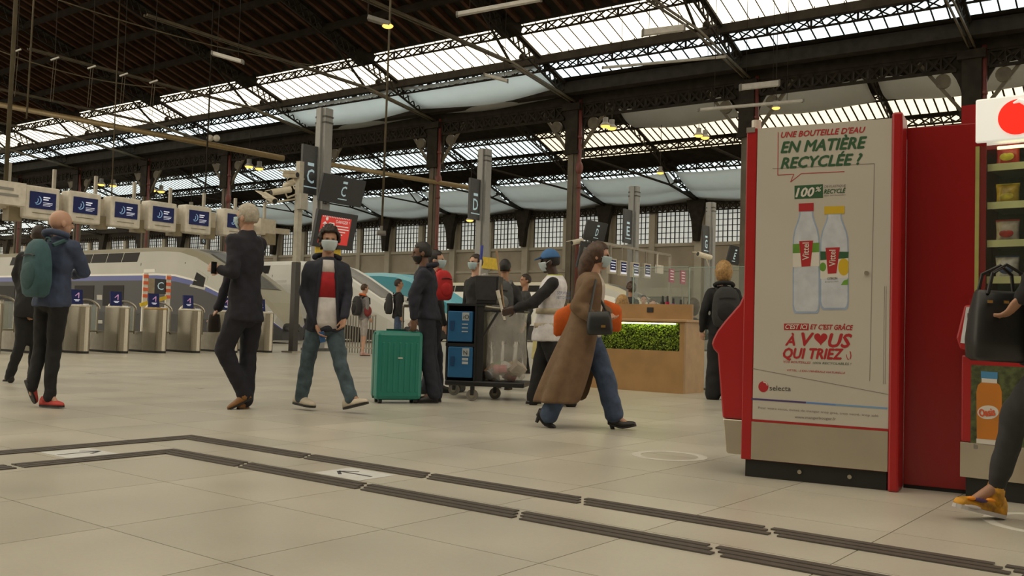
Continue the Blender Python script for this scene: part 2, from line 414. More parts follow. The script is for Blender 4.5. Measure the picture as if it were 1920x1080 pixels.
# iron columns
def column(k, label):
    b = N*L1+A*(T0-SP*k); t = thing('iron_column', b, label, 'column', 'iron columns carrying the roof')
    mb = MB(); mb.box(b+UP*5.3, (.42, .34, 10.6), A, N, UP); mb.box(b+UP*5.3, (.20, .46, 10.6), A, N, UP); mb.build('shaft', M_col, t)
    mb = MB(); mb.box(b+UP*0.3, (.7, .7, .6), A, N, UP); mb.box(b+UP*0.66, (.58, .58, .14), A, N, UP); mb.build('column_base', M_col, t, bevel=.03)
    mb = MB(); mb.box(b+UP*9.6, (.62, .6, 1.9), A, N, UP); mb.box(b+UP*8.6, (.72, .7, .16), A, N, UP); mb.box(b+UP*10.6, (.9, .8, .3), A, N, UP); mb.build('capital', M_iron, t)
    pp = b-A*.38-N*.16
    mb = MB(); mb.tube(pp+UP*.05, pp+UP*10.9, .085, 10)
    for z in (2.2, 4.5, 7.0, 9.2): mb.tube(pp+UP*z, pp+UP*(z+.12), .11, 10)
    mb.ell(pp+UP*7.9, (.17, .17, .3)); mb.build('drain_pipe', M_pipe, t, smooth=True)
    for s in (-1, 1):
        mb = MB(); pts = []
        for i in range(9):
            a = math.pi/2*i/8; pts.append((.3+1.35*(1-math.cos(a)), 8.9+1.75*math.sin(a)))
        out = pts+[(1.65, 10.85), (.3, 10.85)]
        mb.prism(out, b-N*.05, A*s, UP, N*.1); mb.build('bracket', M_iron, t)
        mb = MB(); q = b+A*s*.3
        mb.bar(b+A*s*.35+UP*8.75, b+A*s*1.75+UP*10.6, .1, .12); mb.tube(b+A*s*.95+UP*9.85-N*.07, b+A*s*.95+UP*9.85+N*.07, .26, 14); mb.build('bracket_rib', M_iron2, t)
    return t
CL = {-2: 'dark iron column, far left beyond the first screen box', -1: 'dark iron column at the left end of the visible colonnade', 0: 'iron column with red pipe behind the leftmost ticket-hall screens', 1: 'iron column with red pipe rising behind the second and third screen boxes',
      2: 'iron column with red pipe behind the nose of the grey and blue train', 3: 'iron column mostly hidden behind the tall grey post marked C', 4: 'iron column with dark red pipe between the C and D posts',
      5: 'iron column with dark red pipe beside the tilted D board', 6: 'iron column rising behind the left edge of the bottle poster machine', 7: 'iron column with red pipe above the red wall between the machines', 8: 'iron column beyond the snack machine at the right edge'}
for k, l in CL.items(): column(k, l)
# long gas-pipe like beam slung between columns, hall lamps follow later

# far side wall of the second hall
M_wall = mat('beige_stone_wall', (0.29, 0.245, 0.18), 0.8, 0, 0.15, 0.6)
M_pier = mat('pale_stone_pier', (0.34, 0.30, 0.23), 0.8, 0, 0.12, 0.8)
M_win = pane_mat('daylit_wall_window', (0.90, 0.92, 0.85), PANE_POWER*0.12)
LW = L2+0.3
wl = MB()
ta, tb = T0+SP*11, T0-SP*8
def wbox(mb, t, z0, z1, w, dn=0.0, th=0.4): mb.frame(N*(LW-dn)+A*(t-w/2)+UP*z0, A, N, UP, w, th, z1-z0)
wl.frame(N*LW+A*tb, A, N, UP, ta-tb, .4, 7.7); wl.frame(N*LW+A*tb+UP*10.35, A, N, UP, ta-tb, .4, 1.4)
wt = []
for k in range(-11, 8):
    for o in (0.27, 0.73): wt.append(T0-SP*(k+o))
edge = [ta]+[e for w in wt for e in (w+1.5, w-1.5)]+[tb]
for i in range(0, len(edge), 2):
    wl.frame(N*LW+A*edge[i+1]+UP*7.7, A, N, UP, edge[i]-edge[i+1], .4, 2.65)
wall = struct(wl.build('wall_far', M_wall))
g = MB(); wbox(g, (ta+tb)/2, 7.5, 7.75, ta-tb, .15, .2); g.build('ledge', M_pier, wall)
g = MB(); wbox(g, (ta+tb)/2, 5.6, 5.8, ta-tb, .1, .12); g.build('ledge', M_pier, wall)
for k in range(-11, 9):
    g = MB(); t = T0-SP*k
    g.frame(N*(LW-.35)+A*(t-.3), A, N, UP, .6, .35, 10.9); g.build('pier', M_pier, wall)
    g = MB(); g.frame(N*(LW-.2)+A*(t-4.25)+UP*5.8, A, N, UP, .5, .2, 4.9); g.build('pilaster', M_pier, wall)
    g = MB(); g.prism([(-.18, 7.8), (.18, 7.8), (.35, 9.3), (.8, 11), (-.8, 11), (-.35, 9.3)], N*(LW-.9)+A*t, A, UP, N*.5); g.build('roof_bracket', M_iron, wall)
for n, t in enumerate(wt):
    w = MB(); w.frame(N*(LW+.2)+A*(t-1.5)+UP*7.7, A, N, UP, 3.0, .02, 2.65); o = struct(w.build('window_%d' % (n+1), M_win))
    g = MB()
    for i in range(9): g.bar(N*(LW+.12)+A*(t-1.5+3*i/8)+UP*7.7, N*(LW+.12)+A*(t-1.5+3*i/8)+UP*10.35, .05 if i % 4 else .11, .06, A)
    for j in range(7): g.bar(N*(LW+.12)+A*(t-1.5)+UP*(7.7+2.65*j/6), N*(LW+.12)+A*(t+1.5)+UP*(7.7+2.65*j/6), .06, .045)
    g.build('window_bars', M_iron, o)
# shop fronts along the foot of the far wall
M_shop = mat('dim_shopfront_glass', (0.10, 0.09, 0.07), 0.4)
for k in range(-3, 8):
    g = MB(); wbox(g, T0-SP*(k+.5), 0.1, 3.6, 5.6, .03, .1); g.build('shopfront_glass', M_shop, wall)
    g = MB(); wbox(g, T0-SP*(k+.5), 3.6, 4.3, 6.6, .12, .2); g.build('fascia', M_pier, wall)
for m_ in (M_pf, M_pf2, M_win, M_pc): m_.cycles.emission_sampling = 'NONE'

# unseen dark wall added behind the camera to block low frontal skylight
g = MB(); g.frame(V((-45, -8.7, 0)), V((1, 0, 0)), V((0, 1, 0)), UP, 90, .5, 13.0); struct(g.build('wall_light_block', mat('dark_light_block', (.14, .12, .09), .8)))
# ------------------------------------------------------------------ trains
def proj(p):
    v = V(p)-CAMP; w = v.dot(_fw); return 960+FPX*v.dot(_R)/w, 540-FPX*v.dot(_U)/w
def t_at_px(nc, px, z=1.0, lo=2.0, hi=60.0):
    for _ in range(50):
        m = (lo+hi)/2
        if proj(N*nc+A*m+UP*z)[0] > px: lo = m
        else: hi = m
    return lo
M_tglass = mat('black_train_glass', (0.010, 0.009, 0.008), 0.45, spec=0.15)
M_tdark = mat('dark_grey_train_skirt', (0.050, 0.050, 0.052), 0.5, var=0.05, scale=0.8)
M_tsilver = mat('silver_grey_train_paint', (0.42, 0.41, 0.37), 0.35, var=0.05, scale=0.8)
M_twhite = mat('white_train_paint', (0.72, 0.71, 0.66), 0.3, var=0.05, scale=0.8)
M_tblue = mat('blue_train_paint', (0.06, 0.08, 0.30), 0.35, var=0.05, scale=0.8)
M_troof = mat('warm_grey_train_roof', (0.40, 0.37, 0.28), 0.45, var=0.05, scale=0.8)
M_tteal = mat('teal_train_paint', (0.06, 0.30, 0.38), 0.35, var=0.05, scale=0.8)
M_tred = mat('red_train_paint', (0.45, 0.03, 0.04), 0.35)
M_tlblue = mat('light_blue_train_stripe', (0.28, 0.50, 0.75), 0.35)
M_twind = mat('grey_windscreen', (0.10, 0.095, 0.08), 0.3, spec=0.3)
NOSE = [(0, .75, .45), (.12, 1.05, .72), (.5, 1.5, .95), (1.2, 1.95, 1.18), (2.1, 2.4, 1.3), (3.2, 2.95, 1.38), (4.2, 3.38, 1.42), (5.2, 3.62, 1.44), (6.4, 3.7, 1.45), (8, 3.7, 1.45), (60, 3.7, 1.45)]
LV = [.12, 1.0, 2.3, 2.5, 2.58, 3.05, 3.48]
def train(nc, tip_px, bands, roof, label, wind=True, ws=M_twind, wline=None, length=60.0, upper=True, lower=True):
    t0 = t_at_px(nc, tip_px, 0.9); base = N*nc+A*t0
    root = thing('train', base, label, 'train', 'trains at the platforms')
    mats = list(bands)+[roof]; mb = MB(); rings = []
    for s, zt, w in NOSE:
        k = (zt-.12)/3.58; side = [(w*(1-.18*max(0, (z-2.3)/1.3)**2)*(0.9+0.1*min(1, z)), .12+(z-.12)*k) for z in LV]
        top = [(w*.62, .12+3.46*k+.10*k), (w*.34, .12+3.57*k), (0, .12+3.58*k)]
        half = side+top; P = base+A*s
        rings.append([P-N*x+UP*z for x, z in half]+[P+N*x+UP*z for x, z in half[-2::-1]])
    n = len(rings[0]); vs = [p for r in rings for p in r]; fs = []; ms = []
    for j in range(len(rings)-1):
        for i in range(n-1):
            fs.append((j*n+i, (j+1)*n+i, (j+1)*n+i+1, j*n+i+1))
            q = min(i, n-2-i); ms.append(min(q, len(bands)))
        fs.append((j*n+n-1, (j+1)*n+n-1, (j+1)*n, j*n)); ms.append(0)
    fs.append(tuple(range(n))); ms.append(0); fs.append(tuple(range((len(rings)-1)*n, len(rings)*n))[::-1]); ms.append(0)
    mb.add(vs, fs); mb.m = ms
    mb.build('body', mats, root, smooth=False)
    def side_pt(s, z, out=.012):
        for (a, za, wa), (b, zb, wb) in zip(NOSE[:-1], NOSE[1:]):
            if a <= s <= b:
                f = (s-a)/(b-a); w = wa+(wb-wa)*f; zt = za+(zb-za)*f; break
        k = (zt-.12)/3.58; zz = (z-.12)/k+.12
        w *= (1-.18*max(0, (zz-2.3)/1.3)**2)*(0.9+0.1*min(1, zz))
        return base+A*s-N*(w+out)+UP*z
    def side_quad(name, pts, m, par=root, th=.03):
        q = [side_pt(*p) for p in pts]; g = MB(); k = len(q)
        vs = q+[p+N*th for p in q]; g.add(vs, [tuple(range(k)), tuple(range(k, 2*k))[::-1]]+[(i, k+i, k+(i+1) % k, (i+1) % k) for i in range(k)]); return g.build(name, m, par)
    # cab side window and seams
    f = side_quad('cab_window_frame', [(4.25, 2.05), (3.35, 1.92), (3.3, 2.42), (4.0, 2.72)], M_tsilver)
    side_quad('cab_window', [(4.1, 2.12), (3.45, 2.02), (3.42, 2.38), (3.95, 2.6)], M_tglass, f, .05)
    for s in (4.75, 7.6):
        side_quad('door_seam', [(s, .9), (s-.03, .9), (s-.03, 3.0), (s, 3.0)], M_tdark)
    side_quad('cab_door', [(7.3, .9), (6.55, .9), (6.55, 2.75), (7.3, 2.75)], bands[3])
    if upper:
        for i in range(9):
            s = 7.9+i*1.15; side_quad('window', [(s+1.08, 3.07), (s, 3.07), (s, 3.46), (s+1.08, 3.46)], M_tglass)
    if lower:
        for i in range(5):
            s = 8.6+i*2.2; side_quad('window', [(s+1.5, 1.25), (s, 1.25), (s, 2.1), (s+1.5, 2.1)], M_tglass)
            side_quad('door_panel', [(s+1.95, .5), (s+1.55, .5), (s+1.55, 1.7), (s+1.95, 1.7)], M_tsilver)
    if wind:      # windscreen and its edge line follow the sloping nose
        def top_pt(s, x, out=.015):
            for (a, za, wa), (b, zb, wb) in zip(NOSE[:-1], NOSE[1:]):
                if a <= s <= b:
                    f = (s-a)/(b-a); w = wa+(wb-wa)*f; zt = za+(zb-za)*f; break
            k = (zt-.12)/3.58
            xs = [(-1.0*.80, 3.36), (-.62, 3.58), (-.34, 3.69), (0, 3.70)]
            ax = -abs(x)
            for (xa, za2), (xb, zb2) in zip(xs[:-1], xs[1:]):
                if xa <= ax <= xb: zz = za2+(zb2-za2)*(ax-xa)/(xb-xa); break
            else: zz = 3.36
            return base+A*s+N*(w*x)+UP*(.12+(zz-.12)*k+out)
        g = MB(); ss = [1.3, 2.1, 3.2, 4.2, 4.9]; rr = [[top_pt(s, x) for x in (-.76, -.62, -.34, 0, .34, .62, .76)] for s in ss]
        g.rings(rr, cap=False, closed=False); o = g.build('windscreen', ws, root); sm = o.modifiers.new('s', 'SOLIDIFY'); sm.thickness = .02; sm.offset = 0
        if wline:
            g = MB(); g.path([top_pt(s, -.79, .02) for s in ss], .05, 6); g.build('windscreen_line', wline, root)
    for s in (2.2, 5.5, 9, 12): g = MB(); g.tube(base+A*s-N*1.2+UP*.3, base+A*s-N*.8+UP*.3, .3, 14); g.build('wheel', M_tdark, root)
    for s in (-.25, .25): g = MB(); g.tube(base+A*.02+N*s+UP*.55, base-A*.18+N*s+UP*.55, .1, 12); g.build('coupler', M_tdark, root)
    return root, base
T1, b1 = train(23.6, 548, [M_tdark, M_tdark, M_tblue, M_twhite, M_tsilver, M_tsilver], M_troof, 'grey and silver high-speed train with blue band behind the ticket gates')
T2, b2 = train(31.0, 770, [M_tdark, M_twhite, M_twhite, M_twhite, M_twhite, M_twhite], M_twhite, 'white high-speed train with grey windscreen and red line on its nose', wline=M_tred, lower=False)
T3, b3 = train(39.2, 905, [M_tdark, M_twhite, M_twhite, M_twhite, M_tteal, M_tteal], M_tteal, 'white and teal train behind the group with the red rucksack', upper=False, lower=False, ws=M_tteal)
T4, b4 = train(48.8, 1292, [M_tdark, M_twhite, M_twhite, M_twhite, M_twhite, M_tsilver], M_troof, 'white train with light blue line on the nose behind the glass screen', wline=M_tlblue, lower=False)

# ------------------------------------------------------------------ ticket gates
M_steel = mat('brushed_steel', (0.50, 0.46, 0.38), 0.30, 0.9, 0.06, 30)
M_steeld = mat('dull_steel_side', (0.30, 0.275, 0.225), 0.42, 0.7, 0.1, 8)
M_black = mat('black_rubber', (0.012, 0.012, 0.012), 0.6)
M_navy = mat('navy_screen_face', (0.014, 0.018, 0.07), 0.5, spec=0.15, emit=(0.02, 0.03, 0.12), estr=0.15)
M_wlit = mat('lit_white_mark', (0.7, 0.7, 0.75), 0.4, var=0, emit=(0.75, 0.78, 0.95), estr=0.45)
M_pinkm = mat('pink_screen_mark', (0.5, 0.3, 0.5), 0.4, var=0, emit=(0.7, 0.35, 0.55), estr=0.3)
M_gglass = mat('gate_glass', (0.75, 0.85, 0.8), 0.05, 0, 0, alpha=0.22)
GA = 19.15
def gate(nc, label, cap_col, doors=True):
    b = N*nc+A*GA; t = thing('ticket_gate', b, label, 'ticket gate', 'row of steel ticket gates')
    out = [(-.14, .62)]+[(-.14*math.cos(a), .12-.14*math.sin(a)) for a in [math.pi*i/10 for i in range(11)]]+[(.14, .62)]
    g = MB(); g.prism([(x, y) for x, y in out], b+UP*.05, N, A, UP*.95); g.build('pedestal', M_steel, t, smooth=False)
    g = MB(); g.prism([(x*1.02, y) for x, y in out], b+UP*1.0, N, A, UP*.05); g.build('pedestal_cap', cap_col, t, bevel=.012)
    g = MB(); g.prism([(x*.92, y) for x, y in out], b, N, A, UP*.05); g.build('plinth', M_black, t)
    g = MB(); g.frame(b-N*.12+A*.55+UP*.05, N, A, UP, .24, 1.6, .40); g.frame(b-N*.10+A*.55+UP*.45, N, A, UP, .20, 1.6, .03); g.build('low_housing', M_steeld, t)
    g = MB(); g.frame(b-N*.1+A*.55, N, A, UP, .2, 1.6, .05); g.build('plinth', M_black, t)
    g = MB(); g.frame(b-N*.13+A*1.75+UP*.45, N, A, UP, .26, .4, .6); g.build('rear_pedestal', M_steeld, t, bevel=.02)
    g = MB(); g.tube(b+A*.06+UP*1.051, b+A*.06+UP*1.058, .06, 16); g.build('card_reader', M_wlit, t)
    vv = (UP-A*-.12).normalized()
    g = MB(); g.box(b+A*.42-N*.02+UP*1.22, (.27, .05, .32), N, A, vv); s = g.build('sign_screen', M_navy, t)
    g = MB(); o = b+A*.39-N*.02+UP*1.24
    g.bar(o-N*.04, o+N*.04+vv*.07, .01, .03, A); g.bar(o+N*.04+vv*.07, o+N*.03-vv*.05, .01, .03, A); g.build('sign_logo', M_pinkm, s)
    g = MB()
    for i in range(2): g.box(o-vv*(.085+.025*i)-N*.005, (.13-.05*i, .006, .012), N, A, vv)
    g.build('sign_text', M_wlit, s)
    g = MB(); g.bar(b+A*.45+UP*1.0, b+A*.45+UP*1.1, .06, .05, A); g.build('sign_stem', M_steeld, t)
    if doors:
        c = b+N*.48+A*.95
        g = MB(); g.path([c+N*(.36*math.cos(a))*-1+UP*(.98+.2*math.sin(a)) for a in [math.pi*i/12 for i in range(13)]], .028, 6); g.build('arch_rail', M_steel, t)
        for sg in (-1, 1):
            g = MB(); g.frame(c+N*(sg*.2)-N*.13+UP*.45, N, A, UP, .26, .02, .62); dg = g.build('door_leaf', M_gglass, t)
            g = MB(); g.bar(c+N*sg*.07+UP*.42, c+N*sg*.07+UP*1.1, .03, .04, A); g.bar(c+N*sg*.32+UP*.42, c+N*sg*.32+UP*1.02, .03, .04, A); g.bar(c+N*sg*.07+UP*.47, c+N*sg*.33+UP*.47, .04, .03); g.build('door_frame', M_steel, dg)
        g = MB(); g.frame(c-N*.06+UP*.6-A*.04, N, A, UP, .12, .06, .5); g.build('door_panel', M_steeld, t)
    return t
M_capw = mat('pale_reader_cap', (0.62, 0.58, 0.48), 0.35, 0.3)
M_capy = mat('amber_reader_cap', (0.50, 0.33, 0.12), 0.35, 0.3)
for i, (nc, lab, cp) in enumerate(((8.35, 'ticket gate cut by the left edge, beyond the dark-coated walker', M_capw), (9.3, 'ticket gate partly behind the two walkers at left', M_capw), (10.25, 'ticket gate just right of the man with the teal rucksack', M_capy), (11.17, 'first fully visible ticket gate from the left, with a pale cap', M_capw),
        (12.1, 'second fully visible ticket gate from the left, between the pale-capped gate and the amber one', M_capw), (13.06, 'ticket gate with amber cap in front of the striped barrier', M_capy), (14.0, 'ticket gate just left of the grey-haired man in a suit', M_capw), (15.1, 'ticket gate hidden largely behind the man in the dark suit', M_capw), (16.2, 'last ticket gate at the right end of the row by the slim post', M_capw))):
    gate(nc, lab, cp, i < 8)

# striped barrier with a small C plate behind the gates
bb = fl(300, 648); bb.z = 0
M_beige = mat('beige_board', (0.36, 0.30, 0.2), 0.6); M_osign = mat('orange_red_reflector', (0.75, 0.13, 0.04), 0.4); M_wsign = mat('white_reflector', (0.75, 0.72, 0.65), 0.4)
M_sign = mat('anthracite_sign', (0.020, 0.022, 0.028), 0.35); M_lett = mat('pale_blue_lettering', (0.50, 0.66, 0.74), 0.5, var=0, emit=(0.45, 0.65, 0.75), estr=0.22)
M_yel = mat('yellow_paint', (0.72, 0.50, 0.02), 0.5)
t = thing('striped_barrier', bb, 'small barrier panel with red and white striped posts and letter C', 'barrier')
def bx_(x): return (onp(x, 560, bb, A)-bb).dot(N)
def bz_(y): return onp(300, y, bb, A).z
for x in (271, 314):
    s = bx_(x); z0, z1 = bz_(562), bz_(514)
    g = MB(); g.bar(bb+N*s, bb+N*s+UP*z1, .15, .05, A); p = g.build('striped_post', M_wsign, t)
    for i in range(4):
        q = MB(); h = (z1-z0)/8; q.bar(bb+N*s-A*.03+UP*(z0+h*(2*i+.5)), bb+N*s-A*.03+UP*(z0+h*(2*i+1.5)), .155, .03, A); q.build('red_stripe', M_osign, p)
xa, xb, xc = bx_(273), bx_(289), bx_(310); za, zc = bz_(551), bz_(523)
g = MB(); g.frame(bb+N*xa+UP*za, N, A, UP, xb-xa, .04, zc-za); g.build('board', M_beige, t)
g = MB(); g.frame(bb+N*xb+UP*za-A*.01, N, A, UP, xc-xb, .05, zc-za); sg = g.build('letter_plate', M_sign, t)
text('letter', 'C', bb+N*(xb+xc)/2+UP*(za+.12)-A*.01, N, UP, (zc-za)*.75, M_lett, sg, align='CENTER')
g = MB(); g.bar(bb+N*(xa-.2)-A*.05+UP*(za-.35), bb+N*xc-A*.05+UP*(za-.1), .05, .1); g.build('yellow_rail', M_yel, t)

# ------------------------------------------------------------------ screens hung over the gates
M_case = mat('white_screen_case', (0.62, 0.58, 0.50), 0.5)
M_caseb = mat('cream_panel', (0.50, 0.45, 0.36), 0.6); M_beigebox = mat('beige_equipment_box', (0.22, 0.18, 0.11), 0.6)
M_cyan = mat('light_blue_screen_mark', (0.3, 0.5, 0.8), 0.4, var=0, emit=(0.35, 0.6, 0.95), estr=0.15)
SA_ = 19.0
def hscreen(nc, z, label):
    b = N*nc+A*SA_+UP*z; t = thing('display_screen', b, label, 'screen', 'information screens over the gates')
    g = MB(); g.box(b+A*.16, (.72, .34, .66), N, A, UP); g.build('case', M_case, t, bevel=.03)
    g = MB(); g.box(b-A*.015+UP*.04, (.54, .03, .34), N, A, UP); s = g.build('display', M_navy, t)
    g = MB(); c = b-A*.034-N*.12+UP*.04
    g.path([c+N*.075*math.cos(a)+UP*.085*math.sin(a) for a in [-2+3.2*i/10 for i in range(11)]], .009, 5)
    g.path([c-N*.03+N*.045*math.cos(a)+UP*.06*math.sin(a) for a in [-2+2.6*i/8 for i in range(9)]], .007, 5); g.build('logo', M_cyan, s)
    g = MB()
    for i, w in enumerate((.14, .11)): g.box(b-A*.034+N*(w/2)+UP*(.11-.045*i), (w, .006, .022), N, A, UP)
    for i, w in enumerate((.2, .19, .15)): g.box(b-A*.034+N*(w/2)+UP*(.0-.03*i), (w, .006, .009), N, A, UP)
    g.build('caption', M_wlit, s)
    g = MB(); g.box(b-A*.016-UP*.22, (.4, .01, .012), N, A, UP); g.build('case_slot', M_beigebox, t)
    return t
for nc, z, l in ((10.0, 3.10, 'leftmost hanging information screen, in a white case'), (10.92, 3.11, 'second hanging information screen from the left, above the bald man'), (11.87, 3.12, 'third hanging information screen from the left'),
               (12.8, 3.14, 'fourth hanging information screen from the left'), (13.76, 3.17, 'fifth hanging information screen from the left'), (14.85, 3.21, 'hanging information screen half behind the grey-haired man')):
    hscreen(nc, z, l)
bm = thing('screen_gantry', N*12+A*19.4+UP*3.1, 'cream gantry of panels carrying the hanging screens', 'gantry')
for i in range(8):
    nc = 9.55+i*.94
    g = MB(); g.box(N*(nc-.05)+A*19.42+UP*(3.14+i*.015), (.5, .3, .42), N, A, UP); g.build('link_panel', M_caseb, bm)
    g = MB(); g.box(N*(nc)+A*19.3+UP*(2.83+i*.015), (.26, .26, .28), N, A, UP); q = g.build('equipment_box', M_beigebox, bm)
    g = MB(); g.bar(N*nc+A*19.5+UP*2.8, N*nc+A*19.5+UP*3.9, .06, .06, A); g.build('bracket', M_steeld, bm)
g = MB(); g.bar(N*7.2+A*19.55+UP*3.06, N*17.0+A*19.55+UP*3.22, .12, .14); g.build('beam', M_caseb, bm)
t = thing('hanging_sign', N*9.1+A*18.9+UP*3.05, 'cream hanging sign with faint lettering at the left edge', 'sign')
g = MB(); g.box(N*9.05+A*18.95+UP*3.2, (1.1, .12, .46), N, A, UP); g.build('panel', M_case, t)
M_gtext = mat('grey_lettering', (0.25, 0.24, 0.22), 0.6, var=0)
g = MB()
for i, w in enumerate((.3, .5)): g.box(N*9.2+A*18.88+UP*(3.28-.12*i), (w, .006, .05), N, A, UP)
g.build('faint_lettering', M_gtext, t)

# ------------------------------------------------------------------ grey posts, letter flags and tilted boards
M_post = mat('light_grey_post', (0.28, 0.28, 0.27), 0.45, 0.2, 0.05)
M_postd = mat('shadow_gap_grey', (0.08, 0.08, 0.075), 0.6)
M_flag = mat('slate_flag', (0.055, 0.058, 0.062), 0.5)
def letter_face(o, e, v, w, h, ch, size, par, cx, basez):
    """letter with the little bar above and the line under it; o = lower-left corner of the face"""
    text('letter', ch, o+e*cx+v*basez, e, v, size, M_lett, par, align='CENTER', lift=.006, fitw=size*.46, bold=.012)
    nn = e.cross(v)
    g = MB(); g.box(o+e*cx+v*(basez+size*.95)+nn*.004, (size*.42, size*.16, .006), e, v, nn); g.build('letter_tag', M_lett, par)
    g = MB(); g.box(o+e*cx+v*(basez-size*.22)+nn*.004, (size*.85, size*.06, .006), e, v, nn); g.build('letter_rule', M_lett, par)
def post(nc, ac, h, label, ch, flag, fw_=.62):
    b = N*nc+A*ac; t = thing('signal_post', b, label, 'post', 'grey letter posts along the platform heads')
    g = MB(); g.box(b+UP*h/2, (.30, .40, h), N, A, UP); g.box(b+UP*h/2-N*.05, (.36, .18, h), N, A, UP); g.build('shaft', M_post, t, bevel=.015)
    for z in (h-.25, h-.42):
        g = MB(); g.box(b+UP*z, (.32, .42, .05), N, A, UP); g.build('groove', M_postd, t)
    g = MB(); g.box(b+UP*.04, (.6, .6, .08), N, A, UP); g.build('foot_plate', M_postd, t)
    z0, z1 = flag
    o = b-N*(fw_+.16)-A*.02+UP*z0
    g = MB(); g.frame(o, N, A, UP, fw_, .08, z1-z0); f = g.build('letter_flag', M_flag, t)
    letter_face(o, N, UP, fw_, z1-z0, ch, .56, f, fw_*.5, .32)
    return t
def zpx(nc, ac, x, y): return onp(x, y, N*nc+A*ac, A).z
post(18.75, 20.2, 7.0, 'tall grey post with vertical letter C flag', 'C', (zpx(18.4, 20.2, 580, 364), zpx(18.4, 20.2, 580, 272)))
post(25.8, 19.7, 7.0, 'tall grey post with letter D flag, yellow plate below', 'D', (zpx(25.3, 19.7, 882, 410), zpx(25.3, 19.7, 882, 333)))
post(35.4, 18.95, 7.0, 'tall grey post with letter E flag right of the tilted D board', 'E', (zpx(35, 18.95, 1166, 454), zpx(35, 18.95, 1166, 390)), .7)
post(41.25, 18.0, 7.0, 'grey post with letter G flag left of the bottle poster machine', 'G', (zpx(40.8, 18, 1312, 476), zpx(40.8, 18, 1312, 420)), .7)
def board(name, tl, tr, bl, ac, tilt, label, cat, th=.08):
    v = (UP*math.cos(tilt)-A*math.sin(tilt)); nn = N.cross(v)
    p0 = onp(*tl, A*ac, A); P = onp(*tl, p0, nn); Q = onp(*tr, p0, nn); B = onp(*bl, p0, nn)
    w = (Q-P).dot(N); h = (P-B).dot(v); o = P-v*h
    t = thing(name, o+N*w/2, label, cat)
    g = MB(); g.frame(o, N, v, nn, w, h, -th); pan = g.build('panel', M_sign, t, bevel=.01)
    return t, o, v, nn, w, h, pan
t, o, v, nn, w, h, pan = board('tilted_board', (608, 324), (687, 341), (597, 376), 19.6, .25, 'dark tilted board with pale letter C beside the grey post', 'sign')
letter_face(o, N, v, w, h, 'C', h*.52, pan, w*.52, h*.30)
g = MB(); g.bar(o+N*w*.2-nn*.04, N*18.75+A*20.05+UP*(o.z), .08, .08); g.build('arm', M_postd, t)
t, o, v, nn, w, h, pan = board('warning_screen', (598, 392), (673, 399), (588, 462), 19.6, .2, 'red warning screen in a dark frame under the C board', 'screen', .12)
M_redscr = mat('red_warning_display', (0.55, 0.03, 0.03), 0.4, 0, 0.05, emit=(0.75, 0.05, 0.035), estr=0.35)
g = MB(); g.frame(o+N*w*.10+v*h*.12+nn*.002, N, v, nn, w*.74, h*.74, .008); disp = g.build('display', M_redscr, t)
M_wtxt = mat('white_lettering', (0.75, 0.72, 0.70), 0.5, var=0, emit=(0.8, 0.75, 0.72), estr=0.25)
text('headline', 'DANGER !', o+N*w*.46+v*h*.70, N, v, h*.12, M_wtxt, disp, lift=.014, bold=.01, fitw=w*.34)
for i, wd in enumerate((.32, .34, .26, .2)):
    g = MB(); g.box(o+N*(w*(.47+wd/2))+v*h*(.62-.075*i)+nn*.012, (w*wd, h*.028, .004), N, v, nn); g.build('text_line', M_wtxt, disp)
g = MB()
for i in range(16): q = o+N*w*(.12+.043*i)+v*h*.825+nn*.012; g.bar(q, q+N*w*.02+v*h*.035, .012, .02, nn)
g.build('hazard_dashes', M_wtxt, disp)
g = MB(); c = o+N*w*.20+v*h*.56+nn*.012     # running figure and train pictogram
g.ell(c+N*w*.03+v*h*.22, (.05, .05, .01), N, v, nn, 12, 6)
for p, q in (((.0, .04), (-.06, -.06)), ((-.06, -.06), (-.10, -.12)), ((.0, .04), (.03, -.05)), ((.03, -.05), (.0, -.14)), ((-.01, .14), (.0, .02)), ((0, .13), (.06, .06)), ((-.01, .13), (-.06, .07))): g.bar(c+N*w*p[0]*.9+v*h*p[1], c+N*w*q[0]*.9+v*h*q[1], .03, .01, nn)
for p, q in (((.08, -.02), (.22, -.02)), ((.08, -.02), (.10, .12)), ((.10, .12), (.22, .12)), ((.22, .12), (.22, -.02)), ((.09, .05), (.22, .05))): g.bar(c+N*w*p[0]+v*h*p[1], c+N*w*q[0]+v*h*q[1], .03, .01, nn)
g.build('pictogram', M_wtxt, disp)
g = MB(); g.bar(o+N*w*.3-nn*.06+v*h*.5, N*18.75+A*20.05+UP*(o.z+h*.5), .08, .08); g.build('arm', M_postd, t)
t, o, v, nn, w, h, pan = board('tilted_board', (1103, 412), (1141, 419), (1092, 449), 19.3, .25, 'dark tilted board with pale letter D above the woman in the coat', 'sign')
letter_face(o, N, v, w, h, 'D', h*.52, pan, w*.55, h*.30)
g = MB(); q = o+N*w*.5-nn*.06+A*.1; g.bar(V((q.x, q.y, 0)), q+UP*.6, .12, .12, A); g.build('pole', M_postd, t)
t, o, v, nn, w, h, pan = board('dark_totem_screen', (1092, 452), (1122, 457), (1072, 500), 19.3, .22, 'grey tilted screen below the D board', 'screen')
g = MB(); g.frame(o+N*w*.15+v*h*.3+nn*.003, N, v, nn, w*.55, h*.5, .006); g.build('display', mat('pale_grey_display', (.2, .2, .2), .4), t)
t, o, v, nn, w, h, pan = board('tilted_board', (1371, 459), (1394, 463), (1366, 495), 17.8, .25, 'dark tilted board with letter E half hidden by the poster machine', 'sign')
letter_face(o, N, v, w, h, 'E', h*.5, pan, w*.5, h*.3)
g = MB(); q = o+N*w*.5-nn*.06+A*.1; g.bar(V((q.x, q.y, 0)), q+UP*.4, .12, .12, A); g.build('pole', M_postd, t)
